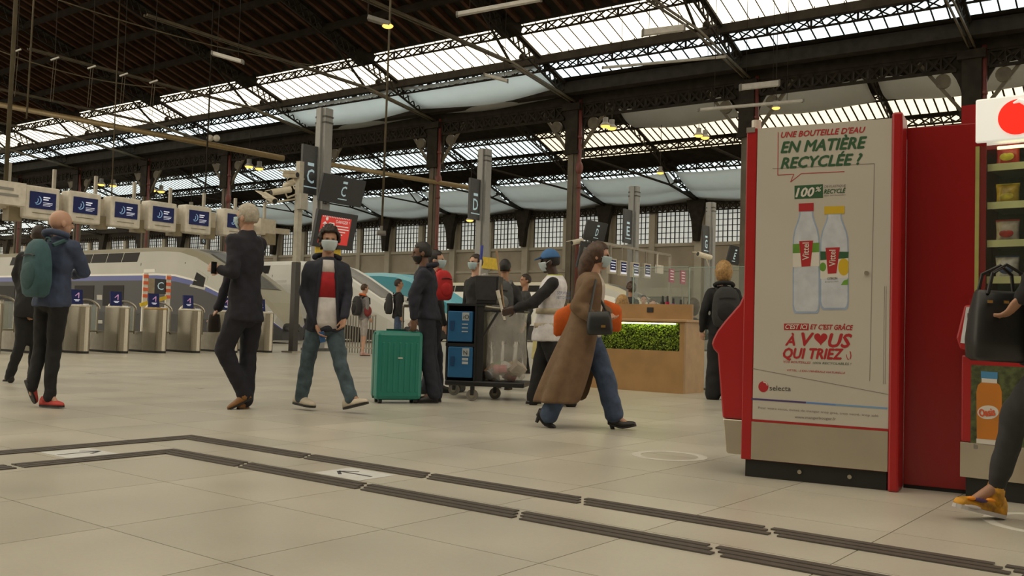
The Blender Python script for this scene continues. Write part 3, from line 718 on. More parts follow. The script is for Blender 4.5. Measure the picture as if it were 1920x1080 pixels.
# yellow plates
def yplate(x0, y0, x1, y1, ac, label):
    p = onp(x0, y1, A*ac, A); q = onp(x1, y0, A*ac, A); g = MB(); g.frame(p, N, A, UP, (q-p).dot(N), .05, q.z-p.z); return tag(g.build('yellow_plate', M_yel, bevel=.01), label, 'sign', 'yellow plates')
yplate(592, 459, 640, 474, 19.9, 'yellow plate behind the young man in the red and white shirt')
yplate(905, 485, 934, 503, 19.4, 'yellow plate on the D post behind the broom handles')
# slim dark post with white upper part, carrying cameras
sb = fl(549, 661); t = thing('camera_post', sb, 'slim post, white above and dark below, carrying surveillance cameras', 'post')
zt = at(563, 303, sb.y).z
g = MB(); g.box(sb+UP*1.2, (.17, .17, 2.4), N, A, UP); g.build('lower_shaft', mat('dark_brown_post', (.035, .03, .026), .5), t)
g = MB(); g.box(sb+UP*(2.4+zt)/2, (.15, .15, zt-2.4), N, A, UP); g.build('upper_shaft', mat('cream_post', (.42, .39, .32), .5), t)
g = MB(); g.box(sb+UP*.02, (.42, .42, .04), N, A, UP); g.build('foot_plate', M_steeld, t)
g = MB(); g.box(at(566, 378, sb.y-.1), (.24, .2, .42), N, A, UP); g.build('junction_box', mat('pale_grey_box', (.4, .38, .33), .5), t)
M_camw = mat('cream_camera_shell', (0.62, 0.56, 0.44), 0.45)
def cctv(x, y, Y, d, L, label, arm=None, r=.085):
    c = at(x, y, Y); d = V(d).normalized(); t = thing('surveillance_camera', c, label, 'camera', 'surveillance cameras')
    g = MB(); g.tube(c, c+d*L, r, 14); g.build('shell', M_camw, t, smooth=False, bevel=.01)
    u = d.cross(UP).normalized().cross(d)
    g = MB(); g.frame(c-d*.02-d.cross(u)*-r*1.05+u*r*.7, d, d.cross(u), u, L*1.12, -2.1*r if False else 2.1*r, .02); g.build('sun_hood', M_camw, t)
    g = MB(); g.tube(c+d*L, c+d*(L+.015), r*.8, 14); g.build('lens', M_black, t)
    if arm is not None: g = MB(); g.path([c+d*L*.3-u*r, c+d*L*.25-u*.2, V(arm)], .025, 6); g.build('arm', M_camw, t)
    return t
Yc = sb.y
cctv(496, 365, Yc-.3, (.50, -.55, -.28), .62, 'lowest cream camera on the slim post pointing right', sb+UP*at(560, 372, Yc).z)
cctv(545, 355, Yc-.2, (-.65, -.5, -.22), .55, 'middle cream camera on the slim post pointing left', sb+UP*at(560, 362, Yc).z)
cctv(556, 338, Yc, (-.62, .5, -.2), .5, 'upper cream camera on the slim post pointing away', sb+UP*at(560, 350, Yc).z)
cctv(533, 327, Yc, (.7, -.3, -.05), .42, 'topmost small pale camera on the slim post', sb+UP*at(560, 335, Yc).z)
pq = onp(1101, 455, A*19.4, A); cctv(1092, 451, pq.y-.25, (-.75, -.45, -.22), .52, 'white camera left of the tilted D board', pq, .10)
pq = N*41.25+A*18.0+UP*3.9; cctv(1333, 483, pq.y-.6, (-.85, -.4, .16), .75, 'white camera on the G post', pq, .12)
# ------------------------------------------------------------------ drink machine with the bottle poster on its side
M_red = mat('glossy_red_cabinet', (0.36, 0.012, 0.014), 0.28, 0, 0.04, 3)
M_redd = mat('deep_red_panel', (0.27, 0.008, 0.010), 0.22, 0, 0.04, 3)
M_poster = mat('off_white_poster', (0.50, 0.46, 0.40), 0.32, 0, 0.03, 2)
M_kick = mat('satin_kick_plate', (0.52, 0.47, 0.38), 0.24, 0.75, 0.05, 5)
M_plinth = mat('black_plinth', (0.012, 0.011, 0.010), 0.5)
P_red = mat('print_red', (0.38, 0.012, 0.016), 0.5, var=0); P_green = mat('print_dark_green', (0.022, 0.085, 0.032), 0.5, var=0)
P_white = mat('print_white', (0.62, 0.58, 0.52), 0.5, var=0); P_pale = mat('print_pale_bottle_blue', (0.50, 0.53, 0.57), 0.4, var=0.1, scale=18)
P_pale2 = mat('print_bottle_edge_blue', (0.30, 0.37, 0.50), 0.4, var=0.1, scale=18)
P_yel = mat('print_yellow', (0.55, 0.36, 0.01), 0.5, var=0); P_grn2 = mat('print_leaf_green', (0.12, 0.28, 0.03), 0.5, var=0.2)
P_grey = mat('print_grey', (0.20, 0.18, 0.15), 0.6, var=0); P_black = mat('print_black', (0.03, 0.028, 0.026), 0.6, var=0)
P_purp = mat('print_violet_line', (0.06, 0.04, 0.14), 0.5, var=0); P_blue = mat('print_blue_line', (0.10, 0.22, 0.50), 0.5, var=0)
E1 = V((.874, -.486, 0)).normalized(); E2 = V((.486, .874, 0)).normalized()
Q1 = fl(1388, 893)
def K(x, y): return onp(x, y, Q1, E2)                 # point on the poster plane
def kx(x, y): p = K(x, y)-Q1; return p.dot(E1), p.z
m1 = thing('drink_machine', Q1+E1*.4+E2*.4, 'red drink machine seen from the side with a white bottle-recycling poster', 'vending machine')
g = MB(); g.frame(Q1+E1*.01+E2*.015+UP*.1, E1, E2, UP, .80, .84, 1.935); body = g.build('cabinet', M_red, m1, bevel=.008)
g = MB(); g.frame(Q1+E1*.02+E2*.03, E1, E2, UP, .77, .8, .10); pl = g.build('plinth', M_plinth, m1)
for x in (.33, .60): q = MB(); q.tube(Q1+E1*x+E2*.02+UP*.055, Q1+E1*x+E2*.031+UP*.055, .012, 10); q.build('plinth_bolt', M_steel, pl)
g = MB(); g.frame(Q1+E1*.0+UP*.1, E1, E2, UP, .062, .04, 1.935); g.build('front_edge_strip', M_red, m1, bevel=.006)
zt_ = .335
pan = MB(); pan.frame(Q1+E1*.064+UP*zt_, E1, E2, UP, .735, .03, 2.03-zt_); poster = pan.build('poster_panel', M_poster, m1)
g = MB(); g.frame(Q1+E1*.060+UP*.105-E2*.002, E1, E2, UP, .738, .03, zt_-.118); g.build('kick_plate', M_kick, m1)
g = MB(); g.frame(Q1+E1*.06+UP*(zt_-.012)-E2*.004, E1, E2, UP, .74, .03, .011); g.build('red_trim_line', M_red, m1)
g = MB(); g.frame(Q1+E1*.80-E2*.012+UP*.0, E1, E2, UP, .055, .22, 2.06); g.build('red_corner_post', M_red, m1, bevel=.012)
# projecting delivery bin on the front, its outline seen from the side
prof = [(0.03, 1.12), (-.005, 1.07), (-.035, 1.0), (-.12, .90), (-.165, .84), (-.19, .79), (-.197, .76), (-.185, .73), (-.16, .705), (-.13, .40), (-.122, .325), (.03, .325)]
g = MB(); g.prism(prof, Q1+E2*.03, E1, UP, E2*.78); g.build('delivery_bin', M_red, m1, bevel=.012)
g = MB(); g.prism([(-.121, .322), (-.10, .13), (-.085, .12), (-.002, .12), (-.002, .322)], Q1+E2*.04, E1, UP, E2*.76); g.build('bin_kick_plate', M_kick, m1, bevel=.006)
g = MB(); g.box(K(1408, 244)-E2*.003, (.05, .03, .006), E1, UP, E2); g.build('rating_label', P_grey, m1)
g = MB(); g.tube(Q1+E1*.03+E2*.1+UP*2.035, Q1+E1*.03+E2*.1+UP*2.10, .028, 12); g.build('aerial_cap', M_case, m1)
# poster print
def pt(s, a, b, cap, m, shear=.26, bold=.026, par=poster):
    p, q = K(*a), K(*b); x = (q-p).normalized(); y = E2.cross(x)*-1
    c = (K(a[0], a[1]-cap)-p).length
    y = UP-x*UP.dot(x); y.normalize()
    n = x.cross(y)
    return text('lettering', s, p, x, y, c/.70, m, par, shear=shear, bold=bold, fitw=(q-p).length, lift=.0015)
def pline(pts, m, w=.003, name='print_line'):
    g = MB()
    for a, b in zip(pts[:-1], pts[1:]): g.bar(K(*a)-E2*.001, K(*b)-E2*.001, .001, w, UP if abs(a[0]-b[0]) > 4 else E1)
    return g.build(name, m, poster)
def ppoly(pts, m, name, lift=.001):
    q = [K(*p)-E2*lift for p in pts]; k = len(q); g = MB()
    g.add(q+[p+E2*lift for p in q], [tuple(range(k)), tuple(range(k, 2*k))[::-1]]+[(i, k+i, k+(i+1) % k, (i+1) % k) for i in range(k)]); return g.build(name, m, poster)
def z7(x, y): return (1400+x/3.6, 220+y/3.6)
def z8(x, y): return (1400+x/3.6, 520+y/3.6)
pt("UNE BOUTEILLE D'EAU", z7(232, 138), z7(800, 102), 10.5, P_red)
pt('EN MATIÈRE', z7(232, 240), z7(808, 206), 20.5, P_green, bold=.034)
pt('RECYCLÉE ?', z7(232, 346), z7(778, 317), 20, P_green, bold=.034)
pline([z7(213, 100), z7(210, 390), z7(318, 384), z7(296, 437), z7(368, 380), z7(660, 366)], P_red, .0035)
pline([z7(175, 347), z7(862, 312), z8(830, 700)], P_grey, .0025)
ppoly([z7(323, 462), z7(515, 451), z7(515, 543), z7(323, 552)], P_green, 'print_box')
pt('100', z7(332, 538), z7(455, 532), 16.5, P_white, bold=.034).location = E2*-.001
pt('%', z7(465, 502), z7(505, 500), 9, P_white).location = E2*-.001
pt('DE PLASTIQUE', z7(524, 476), z7(670, 468), 4.5, P_grey, 0.2, .004); pt('RECYCLÉ', z7(522, 516), z7(668, 508), 8, P_green); pt('dans nos bouteilles', z7(522, 533), z7(668, 526), 3, P_grey, .2, 0)
def outline(cx, top, bot, prof):
    L = [(cx-w, top+(bot-top)*f) for f, w in prof]; R_ = [(cx+w, top+(bot-top)*f) for f, w in prof]
    return R_[::-1]+L
def bottle(cx, ytop, ybot, hw, capm, capw, caph, lab):
    prof = [(0, .50), (.04, .52), (.09, .62), (.18, .86), (.26, .97), (.40, 1.0), (.50, .97), (.62, 1.0), (.93, 1.0), (.98, .93), (1, .80)]
    ol = outline(cx, ytop, ybot, [(f, hw*w) for f, w in prof])
    ppoly([z7(*p) for p in ol], P_pale2, 'bottle_print', .0012)
    ol = outline(cx, ytop+6, ybot-14, [(f, hw*w-9) for f, w in prof]); ppoly([z7(*p) for p in ol], P_pale, 'bottle_print', .0018)
    ppoly([z7(cx-capw, ytop-caph), z7(cx+capw, ytop-caph-4), z7(cx+capw, ytop), z7(cx-capw, ytop+4)], capm, 'bottle_cap_print', .002)
    for f in (.63, .72, .92):
        y = ytop+(ybot-ytop)*f; pline([z7(cx-hw+6, y+4), z7(cx, y+9), z7(cx+hw-6, y-2)], P_pale2, .003)
bottle(592, 650, 1300, 97, P_yel, 68, 48, 1)
bottle(402, 632, 1325, 92, P_red, 50, 50, 0)
ppoly([z7(312, 856), z7(490, 846), z7(490, 910), z7(312, 918)], P_grn2, 'leaf_print', .0022)
ppoly([z7(312, 918), z7(490, 910), z7(490, 1005), z7(312, 1012)], P_white, 'label_print', .0022)
ppoly([z7(355, 836), z7(449, 832), z7(431, 1005), z7(371, 1009)], P_red, 'label_print', .0028)
ppoly([z7(498, 905), z7(688, 908), z7(686, 950), z7(498, 965)], P_green, 'leaf_print', .0022)
ppoly([z7(498, 965), z7(686, 950), z7(686, 1085), z7(498, 1090)], P_white, 'label_print', .0021)
ppoly([z7(656+38*math.cos(a), 1010+58*math.sin(a)) for a in [-2*math.pi*i/20 for i in range(20)] if 656+38*math.cos(a) < 690], P_yel, 'lemon_print', .0025)
ppoly([z7(515+22*math.cos(a), 1010+30*math.sin(a)) for a in [-2*math.pi*i/16 for i in range(16)]], P_grn2, 'lime_print', .0025)
ppoly([z7(533, 881), z7(630, 877), z7(606, 1053), z7(548, 1056)], P_red, 'label_print', .0028)
def vtext(s, x, y0, y1, h):      # reading upwards
    p, q = K(*z7(x, y0)), K(*z7(x, y1)); d = (q-p).normalized(); y = d.cross(E2)*-1
    y = E1*-1; text('lettering', s, p, d, y, h, P_white, poster, fitw=(q-p).length, lift=.0035, bold=.01)
vtext('Vittel', 421, 963, 846, .052); vtext('Vittel', 600, 1005, 895, .05)
pt('CITRON', z8(545, 18), z8(612, 14), 4.5, P_black, 0, .005).location = E2*-.002; pt('& citron vert', z8(530, 36), z8(620, 32), 3, P_grey, 0, 0).location = E2*-.002
ppoly([z8(637, 52), z8(655, 22), z8(685, 12), z8(684, 50)], P_grn2, 'leaf_print', .0025)
ppoly([z8(252, 312), z8(420, 312), z8(418, 357), z8(252, 355)], P_red, 'print_box')
pt("C'EST ICI", z8(262, 348), z8(410, 349), 8.5, P_white).location = E2*-.001
pt("ET C'EST GRÂCE", z8(430, 350), z8(718, 356), 9, P_red)
pt('À', z8(262, 458), z8(325, 459), 18, P_red, bold=.034); pt('V', z8(372, 460), z8(452, 462), 24, P_red, bold=.034); pt('US', z8(552, 468), z8(706, 474), 25, P_red, bold=.034)
ppoly([z8(500+45*(math.sin(t)**3), 412-46*((13*math.cos(t)-5*math.cos(2*t)-2*math.cos(3*t)-math.cos(4*t))/16)) for t in [2*math.pi*i/28 for i in range(28)]][::-1], P_red, 'heart_print')
pt('QUI TRIEZ', z8(248, 545), z8(652, 553), 19, P_red, bold=.034)
pline([z8(672, 520), z8(680, 553), z8(692, 553)], P_red, .003); pline([z8(698, 500), z8(704, 530), z8(698, 552)], P_red, .005)
pt('VOS BOUTEILLES', z8(248, 576), z8(432, 583), 4, P_red, .2, .004); pt('100% RECYCLABLES !', z8(446, 584), z8(706, 592), 4, P_green, .2, .004)
pt("VITTEL : L'EAU MINÉRALE NATURELLE", z8(272, 632), z8(665, 652), 3.5, P_red, .2, .004)
pline([z8(40, 615), z8(955, 790)], P_grey, .0025)
ppoly([z8(113+34*math.cos(a), 738+37*math.sin(a)) for a in [-2*math.pi*i/24 for i in range(24)]], P_red, 'logo_disc')
pline([z8(112, 705), z8(132, 712), z8(140, 730)], P_white, .006)
pt('selecta', z8(155, 763), z8(298, 768), 9.5, P_black, 0, .004)
pline([z8(32, 820), z8(400, 845)], P_purp, .010); pline([z8(400, 845), z8(600, 860)], P_blue, .009); pline([z8(600, 860), z8(950, 884)], mat('print_light_blue', (.16, .30, .48), .5, var=0), .009)
pt('Pour votre santé, évitez de manger trop gras, trop sucré, trop salé', z8(78, 886), z8(888, 942), 4.2, P_grey, 0, 0); pt('www.mangerbouger.fr', z8(325, 950), z8(602, 964), 5, P_grey, 0, .006)
for x in (930, 942): pline([z8(x, 60), z8(x-8, 720)], P_grey, .0015)
g = MB(); c = K(1625, 512); g.tube(c, c-E2*.012, .012, 10); g.build('door_lock', M_steel, m1)

# red filler wall between the two machines
W0 = fl(1697, 912); wq = Q1+E1*.856+E2*.19
t = thing('red_filler_wall', wq, 'tall glossy red panel between the poster machine and the snack machine', 'panel')
g = MB(); g.frame(wq+UP*.02, E1, E2, UP, .40, .04, 1.99); g.build('panel', M_redd, t, bevel=.004)
g = MB(); g.frame(wq+E2*.01, E1, E2, UP, .40, .03, .02); g.build('panel_foot', M_plinth, t)

# ------------------------------------------------------------------ snack machine at the right edge
F1 = V((.765, -.644, 0)).normalized(); F2 = V((.644, .765, 0)).normalized()
Q2 = fl(1800, 931)
def K2(x, y, d=0.0): return onp(x, y, Q2+F2*d, F2)
def k2(x, y, d=0.0): p = K2(x, y, d)-Q2; return p.dot(F1), p.z
UD = .10                                                   # the upper cabinet stands back by this much
m2 = thing('snack_machine', Q2+F1*.45+F2*.5, 'red snack machine with lit white header and glass front, cut by the right edge', 'vending machine')
hx, hz1 = k2(1829, 187, UD); _, hz0 = k2(1829, 268, UD); wx0, wz1 = k2(1832, 274, UD); _, wz0 = k2(1834, 560, UD)
MW = .95
M_head = mat('lit_white_header', (0.8, 0.8, 0.76), 0.4, 0, 0, emit=(1.0, 0.98, 0.86), estr=0.42)
M_hred = mat('lit_red_logo', (0.7, 0.02, 0.01), 0.4, 0, 0, emit=(0.9, 0.02, 0.008), estr=0.75)
g = MB(); g.frame(Q2+F1*hx+F2*UD+UP*hz0, F1, F2, UP, MW, .12, hz1-hz0); head = g.build('lit_header', M_head, m2, bevel=.008)
lc = K2(1908, 219, UD-.002); r = (K2(1908, 252, UD)-K2(1908, 186, UD)).length/2
g = MB(); g.tube(lc, lc-F2*.004, r, 40); lg = g.build('logo_disc', M_hred, head)
g = MB(); g.path([lc-F2*.006+F1*a+UP*b for a, b in ((-.02, .075), (.01, .085), (.04, .07), (.06, .03), (.05, .0))], [.004, .012, .016, .012, .003], 6); g.build('logo_swoosh', M_head, lg)
fx = k2(1806, 300, UD)[0]
g = MB()
g.frame(Q2+F1*(hx-.075)+F2*(UD+.02)+UP*.1, F1, F2, UP, .075, .7, hz1-.12)             # left side wall
g.frame(Q2+F1*hx+F2*.80+UP*.1, F1, F2, UP, MW, .04, hz1-.12)                        # back
g.frame(Q2+F1*hx+F2*(UD+.13)+UP*(hz0-.02), F1, F2, UP, MW, .6, .03)                 # roof of the compartment
g.frame(Q2+F1*(hx+.93)+F2*(UD+.02)+UP*.1, F1, F2, UP, .05, .7, hz1-.12)
g.frame(Q2+F1*hx+F2*UD+UP*(wz0-.05), F1, F2, UP, MW, .6, .05); g.frame(Q2+F1*(hx-.02)+F2*(UD-.02)+UP*.6, F1, F2, UP, MW, .05, wz0-.6)
g.build('cabinet', M_redd, m2)
M_jamb = mat('yellow_green_lit_frame', (0.35, 0.34, 0.10), 0.4)
g = MB(); g.frame(Q2+F1*hx+F2*(UD+.01)+UP*wz0, F1, F2, UP, .02, .04, wz1-wz0); g.build('window_jamb', M_jamb, m2)
g = MB(); g.frame(Q2+F1*(hx+.02)+F2*(UD+.012)+UP*wz0, F1, F2, UP, MW-.04, .006, wz1-wz0); g.build('glass_front', mat('vending_glass', (.10, .12, .10), .03, 0, 0, alpha=.12), m2)
M_tubey = mat('yellow_green_lamp', (0.9, 0.9, 0.5), 0.4, 0, 0, emit=(0.95, 0.98, 0.45), estr=2.2)
g = MB(); g.tube(Q2+F1*(hx+.012)+F2*(UD+.07)+UP*(wz0+.02), Q2+F1*(hx+.012)+F2*(UD+.07)+UP*(wz1-.02), .009, 8); g.build('lamp_tube', M_tubey, m2)
g = MB(); g.tube(Q2+F1*(hx+.1)+F2*(UD+.05)+UP*(wz1-.012), Q2+F1*(hx+.9)+F2*(UD+.05)+UP*(wz1-.012), .009, 8); g.build('lamp_tube', M_tubey, m2)
M_inner = mat('dark_machine_interior', (0.018, 0.018, 0.012), 0.7)
g = MB(); g.frame(Q2+F1*(hx+.015)+F2*(UD+.45)+UP*wz0, F1, F2, UP, .9, .01, wz1-wz0); g.build('interior_back', M_inner, m2)
M_shelf = mat('pale_shelf_edge', (0.62, 0.66, 0.30), 0.4)
BAGS = [('red', (.45, .03, .02)), ('gold', (.55, .38, .03)), ('yellow', (.65, .55, .05)), ('green', (.10, .40, .08)), ('silver', (.5, .45, .35)), ('navy', (.05, .08, .18)), ('white', (.6, .6, .55)), ('brown', (.25, .12, .05))]
M_puff = [mat('snack_wrapper_'+n, c, 0.25, 0, 0.35, 25) for n, c in BAGS]
def bag(c, w, h, m, m2_, label):
    mb = MB(); rings = []
    for j in range(9):
        f = j/8; th = .035*math.sin(math.pi*min(1, max(0, f*.9+.05)))**.6+.002; ww = w/2*(1-.08*math.sin(math.pi*f))
        rings.append([c+F1*(ww*math.cos(a))+F2*(th*math.sin(a))+UP*(h*f+.004*math.sin(5*a)*math.sin(math.pi*f)) for a in [2*math.pi*i/16 for i in range(16)]])
    t = thing('snack_bag', c, label, 'snack', 'snacks in the machine')
    mb.rings(rings); mb.build('wrapper', m, t, smooth=True)
    g = MB(); g.box(c+UP*h, (w*.98, .004, .018), F1, F2, UP); g.build('crimped_seal', m2_, t)
    g = MB(); g.ell(c-F2*.032+UP*h*.42, (w*.30, .006, h*.18), F1, F2, UP, 14, 6); g.build('label_patch', m2_, t)
rows = [(310, 'top'), (381, 'second'), (452, 'third'), (520, 'lowest')]
k = 0
for (py, rn) in rows:
    sz = k2(1850, py, UD+.06)[1]
    g = MB(); g.frame(Q2+F1*(hx+.05)+F2*(UD+.06)+UP*(sz-.022), F1, F2, UP, .86, .36, .012); sh = g.build('shelf', M_steeld, m2)
    g = MB(); g.frame(Q2+F1*(hx+.05)+F2*(UD+.055)+UP*(sz-.034), F1, F2, UP, .86, .008, .038); g.build('price_strip', M_shelf, sh)
    for i, xx in enumerate((.135, .285, .435)):
        w, h = .12, (.13, .11, .12, .12)[rows.index((py, rn))]
        cols = [(0, 2), (2, 0), (5, 0), (1, 2), (3, 2), (2, 1), (4, 0), (5, 4), (3, 1), (6, 5), (7, 4), (0, 1)][k]; k += 1
        bag(Q2+F1*(hx+xx)+F2*(UD+.13)+UP*(sz+.001-.010), w, h, M_puff[cols[0]], M_puff[cols[1]], '%s snack bag %s on the %s shelf of the snack machine' % (BAGS[cols[0]][0], ('at left', 'second from left', 'third from left')[i], rn))
# lower door with printed orange bottle, keypad wedge, kick plate, plinth
lz1 = k2(1800, 665)[1]; sz1 = k2(1800, 828)[1]; pz = k2(1800, 893)[1]
g = MB(); g.frame(Q2+UP*sz1, F1, F2, UP, .96, .7, lz1-sz1); g.build('lower_door', M_red, m2, bevel=.01)
g = MB(); g.frame(Q2-F1*.0-F2*.004+UP*pz, F1, F2, UP, .96, .6, sz1-pz); g.build('kick_plate', M_kick, m2)
g = MB(); g.frame(Q2+F1*.02+F2*.03, F1, F2, UP, .92, .6, pz); g.build('plinth', M_plinth, m2)
px0 = k2(1821, 690)[0]
M_foliage = mat('dark_leaf_print', (0.06, 0.075, 0.025), 0.4, 0, 0.6, 30)
g = MB(); g.frame(Q2+F1*px0-F2*.003+UP*(k2(1822, 832)[1]), F1, F2, UP, .75, .004, k2(1822, 684)[1]-k2(1822, 832)[1]); pp = g.build('poster', M_foliage, m2)
M_or = mat('print_orange', (0.50, 0.17, 0.015), 0.4, 0, 0.08); M_bl = mat('print_cap_blue', (0.06, 0.22, 0.42), 0.4, var=0)
def poly2(pts, m, name, lift):
    q = [K2(*p)-F2*lift for p in pts]; kk = len(q); gg = MB(); gg.add(q+[p+F2*.001 for p in q], [tuple(range(kk)), tuple(range(kk, 2*kk))[::-1]]+[(i, kk+i, kk+(i+1) % kk, (i+1) % kk) for i in range(kk)]); return gg.build(name, m, pp)
poly2([(1832, 822), (1879, 826), (1879, 735), (1875, 722), (1870, 718), (1841, 716), (1834, 722), (1831, 735)], M_or, 'bottle_print', .005)
poly2([(1841, 717), (1870, 719), (1870, 711), (1841, 709)], P_white, 'bottle_neck_print', .006)
poly2([(1840, 709), (1871, 711), (1871, 698), (1840, 696)], M_bl, 'bottle_cap_print', .006)
poly2([(1853+20*math.cos(a), 773+13*math.sin(a)) for a in [-2*math.pi*i/20 for i in range(20)]], P_white, 'label_print', .006)
p = K2(1838, 781); text('lettering', 'Oasis', p, (F1+UP*.18).normalized(), (UP-F1*.18).normalized(), .055, mat('print_orange_red', (.6, .08, .02), .5, var=0), pp, fitw=.075, lift=.009, bold=.034)
poly2([(1831, 832), (1900, 840), (1900, 826), (1831, 822)], P_white, 'poster_footer', .004)
poly2([(1826, 841), (1833, 842), (1833, 834), (1826, 833)], P_grey, 'sticker', .006)
# keypad console
kz0, kz1 = k2(1800, 655)[1], k2(1800, 572)[1]
g = MB(); g.prism([(-.0, kz0), (.14, kz0-.02), (.14, kz1), (.02, kz1), (-.02, kz0+.06)], Q2-F2*.035, F1, UP, F2*.15); con = g.build('keypad_console', M_red, m2, bevel=.012)
g = MB(); g.prism([(.005, kz0+.035), (.13, kz0+.02), (.13, kz1-.012), (.032, kz1-.012)], Q2-F2*.039, F1, UP, F2*.01); kp = g.build('keypad_face', mat('white_keypad', (.55, .56, .58), .4), con)
for i in range(4):
    for j in range(2):
        q = MB(); q.box(Q2-F2*.042+F1*(.055+.04*j)+UP*(kz0+.065+.038*i), (.03, .008, .026), F1, F2, UP); q.build('key', mat('dark_keys', (.03, .03, .035), .4), kp)

# ------------------------------------------------------------------ wooden counter with moss panel
M_wood = mat('honey_wood', (0.33, 0.19, 0.072), 0.5, 0, 0.14, 3.5); M_woodd = mat('honey_wood_edge', (0.42, 0.26, 0.12), 0.5, 0, 0.1, 6)
C0, C1_, C2_ = fl(1101, 726), fl(1281, 739), fl(1318, 734)
G1 = (C1_-C0).normalized(); G2 = V((-G1.y, G1.x, 0)); CW = (C1_-C0).length+.55; C0 = C1_-G1*CW
def kc(x, y): p = onp(x, y, C1_, G2)-C0; return p.dot(G1), p.z
zl = kc(1282, 604)[1]; zb = onp(1312, 571, C1_+G2*.25, G2).z
ct = thing('reception_counter', C0+G1*CW/2+G2*.3, 'honey-coloured wooden counter with a lit green moss panel', 'counter')
mx0, mx1 = CW-1.55, kc(1274, 640)[0]; mz0, mz1 = kc(1274, 659)[1], kc(1274, 606)[1]
g = MB()
g.frame(C0+UP*.0, G1, G2, UP, CW, .05, mz0); g.frame(C0+UP*mz1, G1, G2, UP, CW, .05, zl-mz1); g.frame(C0+UP*mz0, G1, G2, UP, mx0, .05, mz1-mz0); g.frame(C0+G1*mx1+UP*mz0, G1, G2, UP, CW-mx1, .05, mz1-mz0)
g.build('front_panel', M_wood, ct)
g = MB(); g.frame(C0+G1*(CW-.04)+G2*.05, G1, G2, UP, .04, .58, zl); g.build('end_panel', M_woodd, ct)
g = MB(); g.frame(C0-G1*.0-G2*.03+UP*zl, G1, G2, UP, CW+.04, .70, .035); g.build('worktop', M_woodd, ct, bevel=.006)
g = MB(); g.frame(C0+G2*.25+UP*(zl+.035), G1, G2, UP, CW-.02, .05, zb-zl-.035); bk = g.build('upstand', M_wood, ct)
g = MB(); g.box(onp(1219, 581, C0+G2*.245, G2), (.10, .006, .07), G1, G2, UP); g.build('socket_plate', M_black, bk)
g = MB(); g.frame(C0+G1*mx0+G2*.13+UP*mz0, G1, G2, UP, mx1-mx0, .02, mz1-mz0); g.build('recess_back', mat('dark_recess', (.03, .04, .015), .8), ct)
g = MB(); rnd = random.Random(3)
for i in range(2600):
    c = C0+G1*(mx0+rnd.random()*(mx1-mx0))+G2*(.105+rnd.random()*.02)+UP*(mz0+rnd.random()*(mz1-mz0))
    a = V((rnd.uniform(-1, 1), rnd.uniform(-1, 1), rnd.uniform(-1, 1))).normalized(); b = a.cross(G2*-1+a*.3).normalized(); s = rnd.uniform(.012, .024)
    g.mi = rnd.randrange(3); g.add([c-a*s, c+b*s*.5-G2*.012, c+a*s-G2*.006, c-b*s*.5-G2*.012], [(0, 1, 2, 3)])
g.build('moss', [mat('moss_green', (.18, .28, .025), .8), mat('moss_light', (.32, .42, .05), .8), mat('moss_dark', (.09, .15, .018), .8)], ct, kind='stuff')
g = MB(); g.frame(C0+G1*(mx0+.05)+G2*.055+UP*(mz1-.018), G1, G2, UP, mx1-mx0-.15, .03, .014); g.build('strip_light', mat('yellow_strip_light', (.9, .9, .5), .4, 0, 0, emit=(.9, 1, .35), estr=10.0), ct)
# glass screens on and behind the counter
M_scr = mat('greenish_glass_screen', (0.35, 0.42, 0.38), 0.04, 0, 0, alpha=0.16); M_scre = mat('green_glass_edge', (0.30, 0.42, 0.36), 0.2)
for x0, x1, dd, lab in ((1187, 1290, .9, 'left pane of the glass screen behind the counter'), (1292, 1400, 1.15, 'right pane of the glass screen behind the counter')):
    p0, p1 = onp(x0, 502, C0+G2*dd, G2), onp(x1, 502, C0+G2*dd, G2); w = (p1-p0).dot(G1)
    t = thing('glass_screen', V((p0.x, p0.y, 0)), lab, 'glass screen', 'glass screens at the counter')
    g = MB(); g.frame(V((p0.x, p0.y, .02)), G1, G2, UP, w, .012, p0.z-.02); pn = g.build('pane', M_scr, t)
    g = MB(); g.frame(V((p0.x, p0.y, p0.z)), G1, G2, UP, w, .012, .008); g.frame(V((p0.x, p0.y, .02)), G1, G2, UP, .012, .016, p0.z-.02); g.build('pane_edge', M_scre, pn)
    g = MB(); g.frame(V((p0.x, p0.y, 0))-G2*.03, G1, G2, UP, w, .07, .03); g.build('floor_channel', M_steeld, t)
# far small screens in a row, white board and pink notices
for i, (x, y) in enumerate(((1149, 499), (1169, 503), (1192, 506), (1214, 508))):
    c = onp(x, y, A*18.6, A); t = thing('display_screen', c, 'small upright screen above the counter, %s from the left in its row' % ['first', 'second', 'third', 'fourth'][i], 'screen', 'small upright screens beyond the counter')
    g = MB(); g.box(c+A*.05, (.62, .12, .62), N, A, UP); g.build('case', M_caseb, t, bevel=.01)
    g = MB(); g.box(c-A*.012+UP*.05, (.44, .02, .40), N, A, UP); d = g.build('display', M_navy, t)
    g = MB(); g.box(c-A*.012-UP*.2, (.46, .02, .07), N, A, UP); g.build('lit_strip', M_wlit, t)
    g = MB()
    for j in range(3): g.box(c-A*.025+UP*(.16-.11*j), (.4-.06*j, .008, .03), N, A, UP)
    g.build('caption', M_wlit, d)
    g = MB(); g.bar(c+A*.1+UP*.3, V((c.x+A.x*.1, c.y+A.y*.1, onp(1170, 503, A*18.6, A).z+.9)), .05, .05, A); g.build('hanger', M_steeld, t)
zbm = onp(1170, 503, A*18.6, A).z+.9
t = thing('screen_gantry', N*33.0+A*18.75, 'slim dark gantry carrying the small upright screens beyond the counter', 'gantry')
g = MB(); g.bar(N*32.0+A*18.72+UP*zbm, N*38.5+A*18.72+UP*zbm, .08, .1); g.build('beam', M_steeld, t)
